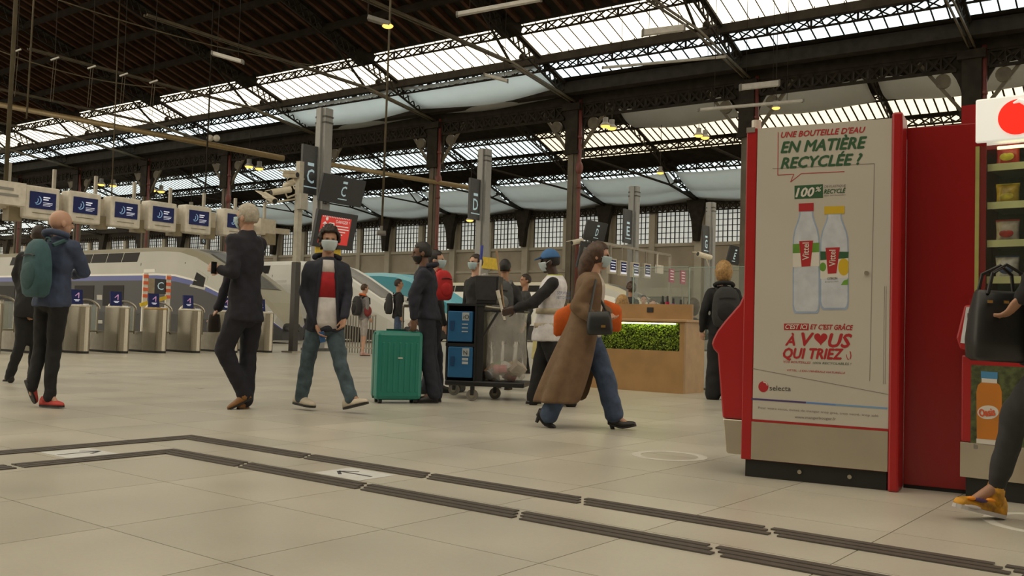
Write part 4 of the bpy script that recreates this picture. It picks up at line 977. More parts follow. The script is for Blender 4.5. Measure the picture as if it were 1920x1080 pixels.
for nn_ in (32.0, 38.5): g = MB(); g.bar(N*nn_+A*18.72, N*nn_+A*18.72+UP*zbm, .1, .1, A); g.build('leg', M_steeld, t)
c = onp(1236, 505, A*18.6, A); g = MB(); g.box(c, (.62, .1, .36), N, A, UP); g.bar(c+A*.1, V((c.x+A.x*.1, c.y+A.y*.1, zbm)), .05, .05, A); tag(g.build('hanging_board', M_case), 'plain white board right of the small upright screens', 'sign')
M_pink = mat('pink_notice', (0.36, 0.03, 0.10), 0.5)
for x, y, l in ((1259, 517, 'left pink notice behind the glass screen'), (1280, 520, 'right pink notice behind the glass screen')):
    c = onp(x, y, A*17.6, A); t = thing('hanging_notice', c, l, 'notice', 'pink notices')
    g = MB(); g.box(c, (.46, .05, .58), N, A, UP); s = g.build('sheet', M_pink, t)
    g = MB()
    for j in range(4): g.box(c-A*.03+UP*(.2-.12*j), (.3, .006, .03), N, A, UP)
    g.build('text_lines', M_wtxt, s)
    g = MB(); g.bar(c-UP*.29, V((c.x, c.y, 0)), .04, .04, A); g.build('pole', M_steeld, t)
# items on the counter worktop
for i, (x, m, h, lab) in enumerate(((1242, P_black, .16, 'dark bottle on the counter'), (1251, mat('red_bottle', (.4, .02, .06), .3), .16, 'red bottle on the counter'), (1262, mat('pink_pot', (.4, .12, .3), .4), .10, 'pink pot on the counter'), (1276, M_case, .07, 'white cup on the counter'))):
    p = onp(x, 585, C0+G2*.45, G2); b = V((p.x, p.y, zl+.036)); t = thing('bottle', b, lab, 'bottle')
    hh = zb-zl+h*.55
    g = MB(); g.tube(b, b+UP*hh*.75, .032, 12); g.build('bottle_body', m, t); g = MB(); g.tube(b+UP*hh*.75, b+UP*hh, .02, 10, .014); g.build('cap', P_black, t)
# ------------------------------------------------------------------ people
FOLDS = bpy.data.textures.new('cloth_folds', 'CLOUDS'); FOLDS.noise_scale = .11; FOLDS.noise_depth = 1
def remesh(mb, name, m, parent, voxel, smooth=2, ratio=None, folds=0.0):
    o = bpy.data.objects.new('tmp_shape', mb.mesh('tmp', m)); COL.objects.link(o)
    r = o.modifiers.new('r', 'REMESH'); r.mode = 'VOXEL'; r.voxel_size = voxel; r.use_smooth_shade = True
    s = o.modifiers.new('s', 'SMOOTH'); s.factor = .5; s.iterations = smooth
    if folds: q = o.modifiers.new('f', 'DISPLACE'); q.texture = FOLDS; q.texture_coords = 'GLOBAL'; q.strength = folds; q.mid_level = .5
    if ratio: d = o.modifiers.new('d', 'DECIMATE'); d.ratio = ratio
    bpy.context.view_layer.update()
    me = bpy.data.meshes.new_from_object(o.evaluated_get(bpy.context.evaluated_depsgraph_get()))
    old = o.data; bpy.data.objects.remove(o); bpy.data.meshes.remove(old)
    me.name = name; me.materials.clear(); me.materials.append(m); me.polygons.foreach_set('use_smooth', [True]*len(me.polygons)); me.update()
    return mobj(name, me, parent)
def capsule(mb, p, q, r1, r2=None, n=10):
    r2 = r1 if r2 is None else r2; p, q = V(p), V(q)
    mb.tube(p, q, r1, n, r2); mb.ell(p, (r1, r1, r1), nu=n, nv=6); mb.ell(q, (r2, r2, r2), nu=n, nv=6)
SKIN = {'light': mat('light_skin', (0.50, 0.29, 0.20), 0.5, 0, 0.06, 10), 'tan': mat('tan_skin', (0.36, 0.19, 0.115), 0.5, 0, 0.06, 10), 'brown': mat('brown_skin', (0.16, 0.08, 0.05), 0.5, 0, 0.06, 10), 'dark': mat('dark_skin', (0.055, 0.030, 0.022), 0.45, 0, 0.06, 10)}
M_eye = mat('dark_eye', (0.02, 0.015, 0.012), 0.2, var=0)
M_maskb = mat('pale_blue_mask', (0.42, 0.55, 0.58), 0.8, 0, 0.05, 20); M_maskw = mat('white_blue_mask', (0.50, 0.58, 0.62), 0.8, 0, 0.05, 20)
def yawv(d): a = math.radians(d); return V((math.cos(a), math.sin(a), 0))
TOR = [(-.13, .07, .07), (-.06, .155, .115), (.05, .172, .122), (.22, .162, .112), (.42, .146, .10), (.62, .165, .115), (.80, .178, .115), (.92, .150, .098), (.985, .085, .075), (1.04, .055, .058)]
def torso(mb, pv, nk, side, fw, S, grow=0.0, hem=None, hemw=0.0, shift=V((0, 0, 0)), wide=1.0):
    ax = nk-pv; rings = []
    T = [(f, a, b) for f, a, b in TOR]
    if hem: T = [(-hem, .15+hemw, .11+hemw), (-hem*.5, .165+hemw*.6, .12+hemw*.6)]+T[2:]
    for f, a, b in T:
        c = pv+ax*f+(shift*max(0, -f) if hem else V((0, 0, 0)))
        rings.append([c+side*((a*wide*S+grow)*math.cos(t))+fw*((b*wide*S+grow)*math.sin(t)) for t in [2*math.pi*i/20 for i in range(20)]])
    mb.rings(rings)
def hand(mb, w, d, nrm, S, curl=.5, thumb=1):
    d = V(d).normalized(); nrm = V(nrm); nrm = (nrm-d*nrm.dot(d)).normalized(); sd = d.cross(nrm)*thumb
    mb.ell(w+d*.045*S, (.040*S, .018*S, .055*S), sd, nrm, d, 10, 8)
    for i, (o, L) in enumerate(((.031, .066), (.011, .075), (-.010, .070), (-.029, .056))):
        p = w+d*.082*S+sd*o*S; a = curl*.6; dd = d+sd*o*1.5
        for k, l in enumerate((.42, .33, .25)):
            q = p+(dd*math.cos(a)+nrm*math.sin(a)).normalized()*L*l*S*1.0; capsule(mb, p, q, .0092*S, .0085*S, 6); p = q; a += curl*.75
    p = w+d*.025*S+sd*.032*S; q = p+(d*.75+sd*.6+nrm*.25).normalized()*.035*S; capsule(mb, p, q, .011*S, .010*S, 6); capsule(mb, q, q+(d*.9+sd*.2+nrm*.4).normalized()*.03*S, .010*S, .008*S, 6)
def head_shape(mb, c, fw, up, S):
    sd = fw.cross(up).normalized()
    mb.ell(c+up*.022*S-fw*.008*S, (.077*S, .097*S, .095*S), sd, fw, up, 18, 12)
    mb.ell(c-up*.04*S+fw*.018*S, (.062*S, .072*S, .075*S), sd, fw, up, 16, 10)
    mb.ell(c-up*.098*S+fw*.058*S, (.028*S, .026*S, .020*S), sd, fw, up, 10, 8)
    mb.ell(c-up*.022*S+fw*.100*S, (.014*S, .020*S, .017*S), sd, fw, up, 8, 6); mb.ell(c+up*.0*S+fw*.092*S, (.010*S, .014*S, .030*S), sd, fw, up, 8, 6)
    mb.ell(c-up*.062*S+fw*.083*S, (.024*S, .010*S, .010*S), sd, fw, up, 8, 6); mb.ell(c+up*.026*S+fw*.082*S, (.048*S, .012*S, .010*S), sd, fw, up, 10, 6)
    for s in (-1, 1): mb.ell(c+sd*s*.078*S-up*.012*S-fw*.012*S, (.011*S, .020*S, .032*S), sd, fw, up, 8, 8)
def shell(name, c, fw, up, S, keep, m, parent, r=(.083, .106, .106), off=(0, -.010, .020), noise=0.0, thick=.012, seed=1, stretch=None):
    sd = fw.cross(up).normalized(); nu, nv = 36, 24; vs = []; fs = []; ks = []; rd = random.Random(seed)
    for j in range(nv+1):
        ph = -math.pi/2+math.pi*j/nv
        for i in range(nu):
            t = 2*math.pi*i/nu; d = (math.cos(ph)*math.cos(t), math.cos(ph)*math.sin(t), math.sin(ph)); k = 1+(rd.random()-.5)*noise
            p = V((d[0]*r[0]*k+off[0], d[1]*r[1]*k+off[1], d[2]*r[2]*k+off[2]))
            if stretch: p = stretch(p, d)
            vs.append(c+sd*p.x*S+fw*p.y*S+up*p.z*S); ks.append(d)
    for j in range(nv):
        for i in range(nu):
            q = (j*nu+i, j*nu+(i+1) % nu, (j+1)*nu+(i+1) % nu, (j+1)*nu+i)
            d = [sum(ks[k][a] for k in q)/4 for a in range(3)]
            if keep(d): fs.append(q)
    mb = MB(); mb.add(vs, fs); o = mb.build(name, m, parent, smooth=True)
    s = o.modifiers.new('t', 'SOLIDIFY'); s.thickness = thick*S; s.offset = -1
    return o
HAIRKEEP = {'short': lambda d: (d[2] > .42 or (d[1] < .30 and d[2] > -.15) or (d[1] < -.15 and d[2] > -.62)) and not (d[1] > .72 and d[2] < .62),
            'fringe': lambda d: d[2] > -.55 and (d[1] < .25 or d[2] > .30),
            'back': lambda d: d[2] > -.85 and (d[1] < .35 or d[2] > .45)}
def person(label, Y, J, yaw, S=1.0, skin='light', top=None, bottom=None, shoe=None, hair=None, style='short', mask=None, face=None, hem=.16, hemw=.012, cap=None, sole=None, near=True, sleeve=1.0, topname='jacket', legr=(.092, .066, .052), curl=(.5, .5), heel=0.0, armr=1.0, tilt=0.0, bare_knee=False, hood=None, group=None, palm=None, botname='trousers', noise=.05, cuff=0.0, inner=None, eyes=True, hd_up=None, torsow=1.0):
    def P(k): a = J[k]; return at(a[0], a[1], Y+(a[2] if len(a) > 2 else 0)) if not isinstance(a, Vector) else a
    fw = yawv(yaw); sd = V((-fw.y, fw.x, 0))              # sd points to the person's left
    nk, pv, hd = P('nk'), P('pv'), P('hd')
    hf = yawv(face if face is not None else yaw); up = ((hd-nk).normalized()*.4+UP*.6+hf*tilt).normalized(); hf = (hf-up*hf.dot(up)).normalized()
    ank = [P('aL'), P('aR')]; base = (ank[0]+ank[1])/2; base.z = 0
    root = thing('person', base, label, 'person', group)
    vox = .0065 if near else .013
    # --- body: one continuous skin surface
    b = MB(); head_shape(b, hd, hf, up, S); capsule(b, nk-UP*.03, hd-up*.07*S-hf*.012*S, .058*S, .052*S, 12); torso(b, pv, nk-UP*.012, sd, fw, S, -.030, wide=torsow)
    sh = {'L': nk-UP*.085*S+sd*.158*S*torsow, 'R': nk-UP*.085*S-sd*.158*S*torsow}; hp = {'L': pv+sd*.088*S-UP*.03, 'R': pv-sd*.088*S-UP*.03}
    tops = MB(); torso(tops, pv, nk, sd, fw, S, .006, hem, hemw, wide=torsow); bot = MB(); torso(bot, pv, pv+(nk-pv)*.98, sd, fw, S*.97, 0, wide=torsow*.98) if False else None
    rr = []
    for f, a_, b_ in ((-.17, .06, .06), (-.10, .13, .10), (0, .168*torsow, .12*torsow), (.15, .165*torsow, .115*torsow), (.28, .15*torsow, .105*torsow)):
        c = pv+(nk-pv)*f; rr.append([c+sd*(a_*S*math.cos(t))+fw*(b_*S*math.sin(t)) for t in [2*math.pi*i/18 for i in range(18)]])
    bot.rings(rr) if bot else None
    bot = MB(); bot.rings(rr)
    for s in 'LR':
        e, w = P('e'+s), P('w'+s); ar = S*armr
        capsule(b, nk-UP*.05*S, sh[s]-UP*.012, .036*S, .034*S); capsule(b, sh[s]-UP*.01, e, .036*S, .034*S); capsule(b, e, w, .036*S, .026*S)
        dd = (w-e).normalized(); pn = V(palm[s]) if palm and s in palm else (fw*.6-sd*(.8 if s == 'L' else -.8))
        hdir = V(J['h'+s]) if ('h'+s) in J else dd
        hand(b, w, hdir, pn, S, curl[0 if s == 'L' else 1], 1 if s == 'L' else -1)
        capsule(tops, nk-UP*.045*S, sh[s]+UP*.005, .058*S, .060*ar, 12); capsule(tops, sh[s], e, .062*ar, .052*ar, 12)
        if sleeve > .5: capsule(tops, e, e+(w-e)*min(1, sleeve*.97), .052*ar, .038*ar, 12)
        elif sleeve > 0: pass
        k, a = P('k'+s), P('a'+s); h = hp[s]
        capsule(b, h, k, .072*S, .048*S); capsule(b, k, a, .046*S, .033*S)
        capsule(bot, h, k, legr[0]*S, legr[1]*S, 14)
        if not bare_knee: capsule(bot, k, a-(k-a).normalized()*(.03 if cuff == 0 else .005)+(k-a)*cuff, legr[1]*S, legr[2]*S, 14)
        tp = P('t'+s); hl = P('z'+s) if ('z'+s) in J else None
        fd = (tp-a); fd.z = 0; fd.normalize()
        if hl is None: hl = V((a.x, a.y, 0))-fd*.055*S; hl.z = 0.0; tp = hl+fd*.27*S; tp.z = 0
        capsule(b, a, hl+(tp-hl)*.7+UP*.03, .03*S, .022*S)
        shoes(root, a, hl, tp, S, shoe, sole or M_black, heel)
    remesh(b, 'body', SKIN[skin], root, vox, 1, .35 if near else .5)
    tp_ = remesh(tops, topname, top, root, .011 if near else .02, 4, folds=.030)
    remesh(bot, botname, bottom, root, .011 if near else .02, 4, folds=.024)
    if inner:     # shirt seen in the open jacket front
        im, iw = inner; g = MB(); rings = []
        for f, a_, b_ in TOR[1:9]:
            if f > .99: continue
            c = pv+(nk-pv)*f
            ww = iw*(1.12-.5*f); rings.append([c+sd*(ww*S*x)+fw*((b_*S+.012)-.55*x*x*iw*S*.5) for x in (-1, -.5, 0, .5, 1)])
        for sg in (0, -1):
            g = MB(); g.path([r[sg]+fw*.006 for r in rings], .016*S, 8); g.build('jacket_edge', top, root, smooth=True)
        for j, (mm, r0, r1) in enumerate(im):
            g = MB(); g.rings(rings[r0:r1], cap=False, closed=False); q = g.build('shirt', mm, root, smooth=True); s_ = q.modifiers.new('t', 'SOLIDIFY'); s_.thickness = .012; s_.offset = 0
    if hair:
        if style == 'long':
            g = MB(); g.ell(hd+up*.024*S-hf*.02*S, (.092*S, .112*S, .104*S), hf.cross(up), hf, up, 16, 12)
            g.path([hd+up*.03*S-hf*.07*S, hd-up*.06*S-hf*.10*S, hd-up*.16*S-hf*.12*S, hd-up*.26*S-hf*.12*S], [.075*S, .082*S, .07*S, .035*S], 12)
            shell('hair', hd, hf, up, S, lambda d: d[2] > -.92 and (d[1] < .52 or d[2] > .55), hair, root, r=(.092, .110, .114), noise=noise)
            g = MB(); g.path([hd+up*.03*S-hf*.07*S, hd-up*.06*S-hf*.085*S, hd-up*.16*S-hf*.10*S, hd-up*.27*S-hf*.11*S], [.07*S, .085*S, .072*S, .03*S], 14); remesh(g, 'hair_length', hair, root, .012, 2)
        elif style == 'bob':
            shell('hair', hd, hf, up, S, lambda d: d[2] > -.96 and (d[1] < .25 or d[2] > .42), hair, root, r=(.104, .116, .120), off=(0, -.012, .020), noise=noise, stretch=lambda p, d: V((p.x*(1.12 if d[2] < 0 else 1), p.y*(1.05 if d[2] < 0 else 1), p.z*(1.75 if d[2] < 0 else 1))))
        elif style == 'bald':
            pass
        else:
            k = HAIRKEEP['short'] if style == 'short' else (lambda d: (d[2] > .40 or (d[1] < .42 and d[2] > -.30) or (d[1] < -.1 and d[2] > -.7)) and not (d[1] > .62 and d[2] < .55))
            shell('hair', hd, hf, up, S, k, hair, root, noise=.22 if style == 'curly' else noise, r=(.102, .124, .136) if style == 'curly' else (.083, .106, .108), thick=.02 if style == 'curly' else .012)
    if mask:
        shell('face_mask', hd, hf, up, S, lambda d: d[1] > .22 and -.80 < d[2] < -.06, mask, root, r=(.078, .106, .125), off=(0, .020, .002), thick=.004)
        for s in (-1, 1):
            g = MB(); sv = hf.cross(up)*s; g.path([hd+sv*.07*S+hf*.06*S-up*.03*S, hd+sv*.083*S+hf*.01*S+up*.0*S, hd+sv*.084*S-hf*.015*S+up*.012*S], .0025, 5); g.build('mask_loop', mask, root)
    if eyes:
        for s in (-1, 1): g = MB(); g.ell(hd+hf.cross(up)*s*.031*S+hf*.086*S+up*.010*S, (.013*S, .008*S, .007*S), hf.cross(up), hf, up, 8, 6); g.build('eye', M_eye, root)
    if cap:
        o = shell('cap', hd, hf, up, S, lambda d: d[2] > .18, cap, root, r=(.090, .112, .122), off=(0, -.006, .022), thick=.008)
        g = MB(); c = hd+hf*.085*S+up*.052*S; pts = [(math.cos(a)*.078*S, math.sin(a)*.085*S) for a in [math.pi*i/12 for i in range(13)]]
        g.prism(pts, c, hf.cross(up), (hf*.96-up*.22).normalized(), up*.008); g.build('cap_brim', cap, o)
    if hood:
        g = MB(); ring = [(nk-UP*.0)+(sd*math.cos(t)*.115+fw*math.sin(t)*.09-fw*.035)*S+UP*(.02+.03*max(0, -math.sin(t)))*S for t in [math.pi*.93+math.pi*1.14*i/16 for i in range(17)]]; g.path(ring, .030*S, 8); remesh(g, 'hood', hood, root, .012, 3)
    J['_'] = dict(sh=sh, nk=nk, pv=pv, hd=hd, fw=fw, sd=sd, root=root)
    return root
def shoes(root, a, hl, tp, S, m, sole, heel=0.0):
    ax = tp-hl; L = ax.length; ax.normalize(); k = L/.28
    s = ax.cross(UP).normalized(); u = s.cross(ax).normalized()
    prof = [(0, .026, .070), (.05, .033, .088), (.2, .038, .096), (.36, .038, .088), (.5, .041, .066), (.68, .046, .052), (.85, .042, .042), (.95, .030, .032), (1, .014, .022)]
    t0 = .018*k; rings = []
    for f, w, h in prof:
        c = hl+ax*L*f+u*(t0+heel*max(0, 1-f*2.2)); hh = h*k
        rings.append([c+s*(w*k*math.cos(t))+u*(hh*max(0, math.sin(t))**.8) for t in [math.pi*i/10 for i in range(11)]])
    g = MB(); g.rings(rings, cap=True); sh = g.build('shoe', m, root, smooth=True)
    g = MB(); rr = [[hl+ax*L*f+s*(w*k*1.05*x)+u*(y+heel*max(0, 1-f*2.2)) for x, y in ((-1, 0), (1, 0), (1, t0*1.1), (-1, t0*1.1))] for f, w, h in [(-.015, .02, 0)]+prof[1:]+[(1.01, .012, 0)]]
    g.rings(rr); g.build('sole', sole, sh)
    if heel: g = MB(); g.tube(hl+ax*.035*k, hl+ax*.035*k+u*(heel+.01), .020*k, 10, .028*k); g.build('shoe_heel', sole, sh)
    capm = MB(); capsule(capm, a, hl+ax*L*.22+u*(.06*k+heel), .040*S, .042*S); capm.build('collar', m, sh, smooth=True)
def stand(Y, px, py, yaw, S, stride=.12, arms=.06):
    """plain standing pose whose head centre shows at px,py"""
    hd = at(px, py, Y); f = yawv(yaw); s = V((-f.y, f.x, 0)); top = hd.z
    g = V((hd.x, hd.y, 0)); z = lambda k: top*k
    J = {'hd': hd, 'nk': g+UP*(top-.205*S), 'pv': g+UP*(top-.73*S)}
    for q, sg in (('L', 1), ('R', -1)):
        J['e'+q] = g+s*sg*.25*S+UP*(top-.53*S)-f*.03; J['w'+q] = g+s*sg*.25*S+UP*(top-.77*S)+f*arms
        J['k'+q] = g+s*sg*.095*S+f*stride*.5*sg+UP*(top-.73*S)*.53+f*.02; J['a'+q] = g+s*sg*.10*S+f*stride*sg+UP*.09; J['t'+q] = J['a'+q]+f*.2
    return J
def seated(Y, px, py, yaw, S):
    hd = at(px, py, Y); f = yawv(yaw); s = V((-f.y, f.x, 0)); top = hd.z; g = V((hd.x, hd.y, 0))
    J = {'hd': hd, 'nk': g+UP*(top-.205*S), 'pv': g+UP*(top-.70*S)}
    for q, sg in (('L', 1), ('R', -1)):
        J['e'+q] = g+s*sg*.25*S+UP*(top-.50*S); J['w'+q] = g+s*sg*.16*S+UP*(top-.62*S)+f*.28
        J['k'+q] = g+s*sg*.11*S+f*.42+UP*(top-.66*S); J['a'+q] = g+s*sg*.11*S+f*.40+UP*.10; J['t'+q] = J['a'+q]+f*.2
    return J
fab = lambda n, c, r=.85, v=.15, s=14, b=.25: mat(n, c, r, 0, v, s, bump=b)
C_navy = fab('navy_cloth', (.016, .018, .030)); C_blue = fab('slate_blue_cloth', (.045, .062, .115)); C_black = fab('black_cloth', (.010, .010, .011)); C_suit = fab('dark_navy_suit', (.013, .013, .021))
C_jean = fab('blue_grey_denim', (.055, .085, .105), v=.35); C_denim = fab('mid_blue_denim', (.045, .070, .125), v=.3); C_white = fab('white_tee_cloth', (.52, .49, .48)); C_redc = fab('red_cloth_block', (.36, .012, .018))
C_grey = fab('grey_cloth', (.20, .19, .19)); C_lgrey = fab('light_grey_cloth', (.36, .33, .31)); C_vest = fab('white_work_vest', (.62, .60, .62)); C_coat = fab('camel_coat_cloth', (.150, .092, .050)); C_char = fab('charcoal_cloth', (.030, .030, .032))
H_dark = mat('dark_brown_hair', (.022, .012, .007), .6, 0, .4, 40); H_grey = mat('silver_grey_hair', (.40, .36, .29), .7, 0, .2, 40); H_black = mat('black_hair', (.010, .008, .007), .6, 0, .3, 40); H_blond = mat('blonde_hair', (.33, .19, .065), .6, 0, .35, 40); H_brown = mat('chestnut_hair', (.060, .030, .016), .55, 0, .4, 40)
S_tan = mat('tan_leather_shoe', (.23, .10, .025), .45); S_red = mat('coral_red_trainer', (.48, .05, .04), .6); S_white = mat('off_white_trainer', (.55, .48, .38), .6); S_black = mat('black_shoe', (.012, .011, .010), .45); S_pink = mat('pale_pink_shoe', (.5, .30, .26), .6)

def straps(parent, p, q, m, w=.05): pass
def pack(label, c, bf, up, w, h, d, m, m2_=None, shape='pack', group='rucksacks', cat='rucksack', name='rucksack', sh=None):
    """rucksack: c back-panel centre, bf direction it bulges to"""
    bf = V(bf).normalized(); up = V(up).normalized(); s = bf.cross(up).normalized(); t = thing(name, c, label, cat, group); m2_ = m2_ or m
    g = MB(); rings = []
    for f, ww, dd in ((0, .62, .55), (.06, .86, .85), (.25, 1, 1), (.55, .98, .95), (.8, .88, .78), (.93, .66, .55), (1, .35, .25)):
        cc = c+up*h*(f-.5)
        rings.append([cc+s*(w/2*ww*max(-1, min(1, 1.18*math.cos(a))))+bf*(d*.5+d*.5*dd*max(-1, min(1, 1.12*math.sin(a)))) for a in [2*math.pi*i/20 for i in range(20)]])
    g.rings(rings); g.build('main_bag', m, t, smooth=True)
    g = MB(); g.ell(c+bf*d*.92-up*h*.14, (w*.36, d*.22, h*.24), s, bf, up, 16, 10); pk = g.build('front_pocket', m2_, t, smooth=True)
    g = MB(); g.path([c+bf*d*.98+s*w*.30*x+up*h*(.20+.03*(1-x*x)) for x in (-1, -.5, 0, .5, 1)], .006, 5); g.build('zip', M_black, t)
    g = MB(); g.path([c+up*h*.47+s*.04, c+up*h*.54+s*.02, c+up*h*.54-s*.02, c+up*h*.47-s*.04], .010, 6); g.build('grab_loop', m2_, t)
    for x in (-1, 1):
        g = MB(); a = c+s*x*w*.28+up*h*.40; b = c+s*x*w*.36-up*h*.36; k = V(sh) if sh is not None else -bf*.27
        g.path([a, a+k*.35+up*.05, a+k*.8+up*.0+s*x*.01, a+k*.85-up*h*.3], .020, 6); g.build('shoulder_strap', m2_, t)
    return t

# man in the dark suit
person('grey-haired man in a dark navy suit walking away with tan shoes', 8.65, dict(hd=(463, 408), nk=(463, 438), pv=(459, 588), eL=(438, 512, -.22), wL=(415, 506, -.20), eR=(432, 520, .28), wR=(408, 578, .25), kL=(419, 655, -.06), aL=(458, 738, .05), tL=(428, 770, -.02), zL=(473, 748, .05), kR=(465, 660, .12), aR=(461, 744, .1), tR=(466, 772, .2), zR=(447, 768, .0)),
       152, 1.06, 'light', C_suit, C_suit, S_tan, H_grey, 'short', M_maskb, hem=.10, hemw=.03, legr=(.100, .078, .064), armr=1.08, topname='suit_jacket', group='travellers on foot', face=158)
# young man
Jy = dict(hd=(617, 452), nk=(614, 487), pv=(609, 610), eL=(652, 552, .02), wL=(645, 596, -.12), eR=(571, 548, -.02), wR=(594, 610, -.12), kL=(637, 677, -.05), aL=(657, 742, -.12), tL=(690, 757, -.22), zL=(646, 768, -.1), kR=(577, 675, .0), aR=(566, 742, .06), tR=(589, 765, -.06), zR=(552, 757, .12))
person('young man in a dark hooded jacket over a red and white shirt', 8.75, Jy, -72, .99, 'tan', C_navy, C_jean, S_white, H_dark, 'curly', M_maskw, hem=.10, hemw=.02, legr=(.090, .072, .062), armr=1.05, hood=C_navy, group='travellers on foot', inner=([(C_white, 0, 4), (C_redc, 3, 6), (C_white, 5, 8)], .10), topname='hooded_jacket')
# bald man with the teal rucksack
Jb = dict(hd=(115, 419), nk=(113, 447), pv=(97, 565), eR=(158, 508, .05), wR=(138, 516, .28), eL=(62, 512, .1), wL=(80, 535, .3), kR=(101, 655, .05), aR=(93, 738, .0), tR=(119, 764, -.03), zR=(76, 762, .03), kL=(77, 652, .1), aL=(62, 718, .02), tL=(64, 757, .05), zL=(47, 714, -.02))
person('bald man in a slate blue hooded jacket walking away in red trainers', 8.28, Jb, 68, .99, 'light', C_blue, C_black, S_red, None, 'bald', None, hem=.09, hemw=.02, legr=(.088, .064, .05), armr=1.12, hood=C_blue, group='travellers on foot', face=50, topname='hooded_jacket')
J = Jb['_']; pack('worn teal rucksack on the back of the bald man', (J['nk']+J['pv'])/2-J['fw']*.12+V((.03, -.03, 0)), -J['fw']-V((.25, 0, 0)), UP, .31, .50, .17, fab('teal_rucksack_cloth', (.040, .095, .110)), fab('dark_teal_cloth', (.034, .080, .088)))
# person beyond him
person('walker in dark clothes half hidden behind the bald man', 11.1, dict(hd=(73, 442), nk=(70, 470), pv=(58, 575), eL=(30, 517), wL=(48, 580, -.05), eR=(100, 520), wR=(95, 570), kL=(40, 640), aL=(18, 703), tL=(5, 715), zL=(24, 716), kR=(66, 645, .1), aR=(60, 705, .25), tR=(50, 712, .25), zR=(72, 712, .25)), 110, 1.0, 'tan', C_black, C_black, S_black, H_dark, 'short', None, hem=.2, near=False, group='travellers on foot')
# woman in the camel coat
Jc = dict(hd=(1122, 480), nk=(1111, 516), pv=(1103, 622), eR=(1083, 574, -.16), wR=(1110, 596, -.24), eL=(1118, 575, .2), wL=(1138, 588, .1), kL=(1133, 703, .02), aL=(1153, 782, .02), tL=(1193, 799, -.02), zL=(1143, 808, .02), kR=(1062, 712, -.06), aR=(1026, 783, -.03), tR=(1041, 806, -.03), zR=(1001, 790, -.02))
person('woman striding in a long camel coat, wide jeans and heeled boots', 7.88, Jc, -8, .93, 'light', fab('cream_blouse_cloth', (.50, .44, .38)), C_denim, S_black, H_brown, 'long', M_maskb, hem=.1, hemw=.0, legr=(.100, .092, .088), cuff=.10, group='travellers on foot', heel=.055, topname='blouse', sleeve=.9, face=-5)
J = Jc['_']; rt_ = J['root']; fwc, sdc = J['fw'], J['sd']
def coat_ring(c, a, b, x0=-.55, n=22, gap=.9):
    """open ring round the body, gap towards the front"""
    return [c+sdc*(a*math.sin(t))+fwc*(b*math.cos(t)) for t in [gap+(2*math.pi-2*gap)*i/(n-1) for i in range(n)]]
nkc, pvc = J['nk'], J['pv']; ax = nkc-pvc; g = MB()
back = -fwc
rings = [coat_ring(nkc+UP*.03, .085, .085, gap=1.0), coat_ring(nkc-UP*.025, .16, .125, gap=.9), coat_ring(nkc-UP*.06, .195, .14, gap=.85), coat_ring(nkc-UP*.13, .20, .145, gap=.8), coat_ring(pvc+ax*.5, .185, .145, gap=.8), coat_ring(pvc+ax*.2+back*.01, .20, .16, gap=.8),
         coat_ring(pvc-UP*.05+back*.05, .215, .19, gap=.75), coat_ring(pvc-UP*.25+back*.10, .225, .225, gap=.75), coat_ring(pvc-UP*.45+back*.16, .235, .25, gap=.8), coat_ring(pvc-UP*.60+back*.20, .235, .255, gap=.85)]
for j, rg in enumerate(rings):
    if j > 5:
        for i, p in enumerate(rg): rg[i] = p+(sdc*math.sin(i*1.9)*.010+fwc*math.cos(i*2.3)*.012)*(j-5)*.6+UP*(.05*max(0, (p-pvc).dot(fwc)))
g.rings(rings, cap=False, closed=False); co = g.build('coat', C_coat, rt_, smooth=True)
s_ = co.modifiers.new('t', 'SOLIDIFY'); s_.thickness = .014; s_.offset = 1; ss = co.modifiers.new('s', 'SUBSURF'); ss.levels = 1; ss.render_levels = 1
for q in 'LR':
    e, w = at(*Jc['e'+q][:2], 7.88+Jc['e'+q][2]), at(*Jc['w'+q][:2], 7.88+Jc['w'+q][2]); g = MB(); capsule(g, J['sh'][q], e, .080, .068, 14); capsule(g, e, e+(w-e)*.92, .068, .058, 14); remesh(g, 'coat_sleeve', C_coat, co, .012, 4, folds=.03)
# worker in white vest and blue cap
Jw = dict(hd=(1031, 491), nk=(1040, 520), pv=(1028, 618), eL=(1002, 566, -.22), wL=(966, 579, -.25), eR=(1012, 566, .30), wR=(966, 578, .25), kL=(1045, 690, -.05), aL=(1068, 747, -.05), tL=(1048, 763, -.08), zL=(1086, 751, -.05), kR=(1013, 684, .06), aR=(1001, 744, .06), tR=(986, 757, .02), zR=(1014, 757, .08))
person('station cleaner in a white vest and blue cap pushing the cleaning trolley', 10.1, Jw, 172, 1.0, 'dark', C_black, C_black, S_black, H_black, 'short', M_maskw, hem=.1, legr=(.108, .086, .078), armr=1.15, cap=mat('blue_cap_cloth', (.045, .14, .33), .8), torsow=1.12, group='travellers on foot', topname='black_sweater')
J = Jw['_']; g = MB(); torso(g, J['pv'], J['nk'], J['sd'], J['fw'], 1.0, .022, .22, .02, wide=1.12); ve = remesh(g, 'white_vest', C_vest, J['root'], .012, 4, folds=.012)
g = MB()
def vring(f, gr): c = J['pv']+(J['nk']-J['pv'])*f; return [c+J['sd']*((.165*1.12+gr)*math.cos(t))+J['fw']*((.118*1.12+gr)*math.sin(t)) for t in [2*math.pi*i/28 for i in range(28)]]
for f in (.30, .02): 
    g = MB(); g.rings([vring(f, .026), vring(f+.10, .026)], cap=False); q = g.build('reflective_band', mat('beige_reflective_band', (.40, .34, .24), .5), ve, smooth=True); s_ = q.modifiers.new('t', 'SOLIDIFY'); s_.thickness = .01; s_.offset = 1
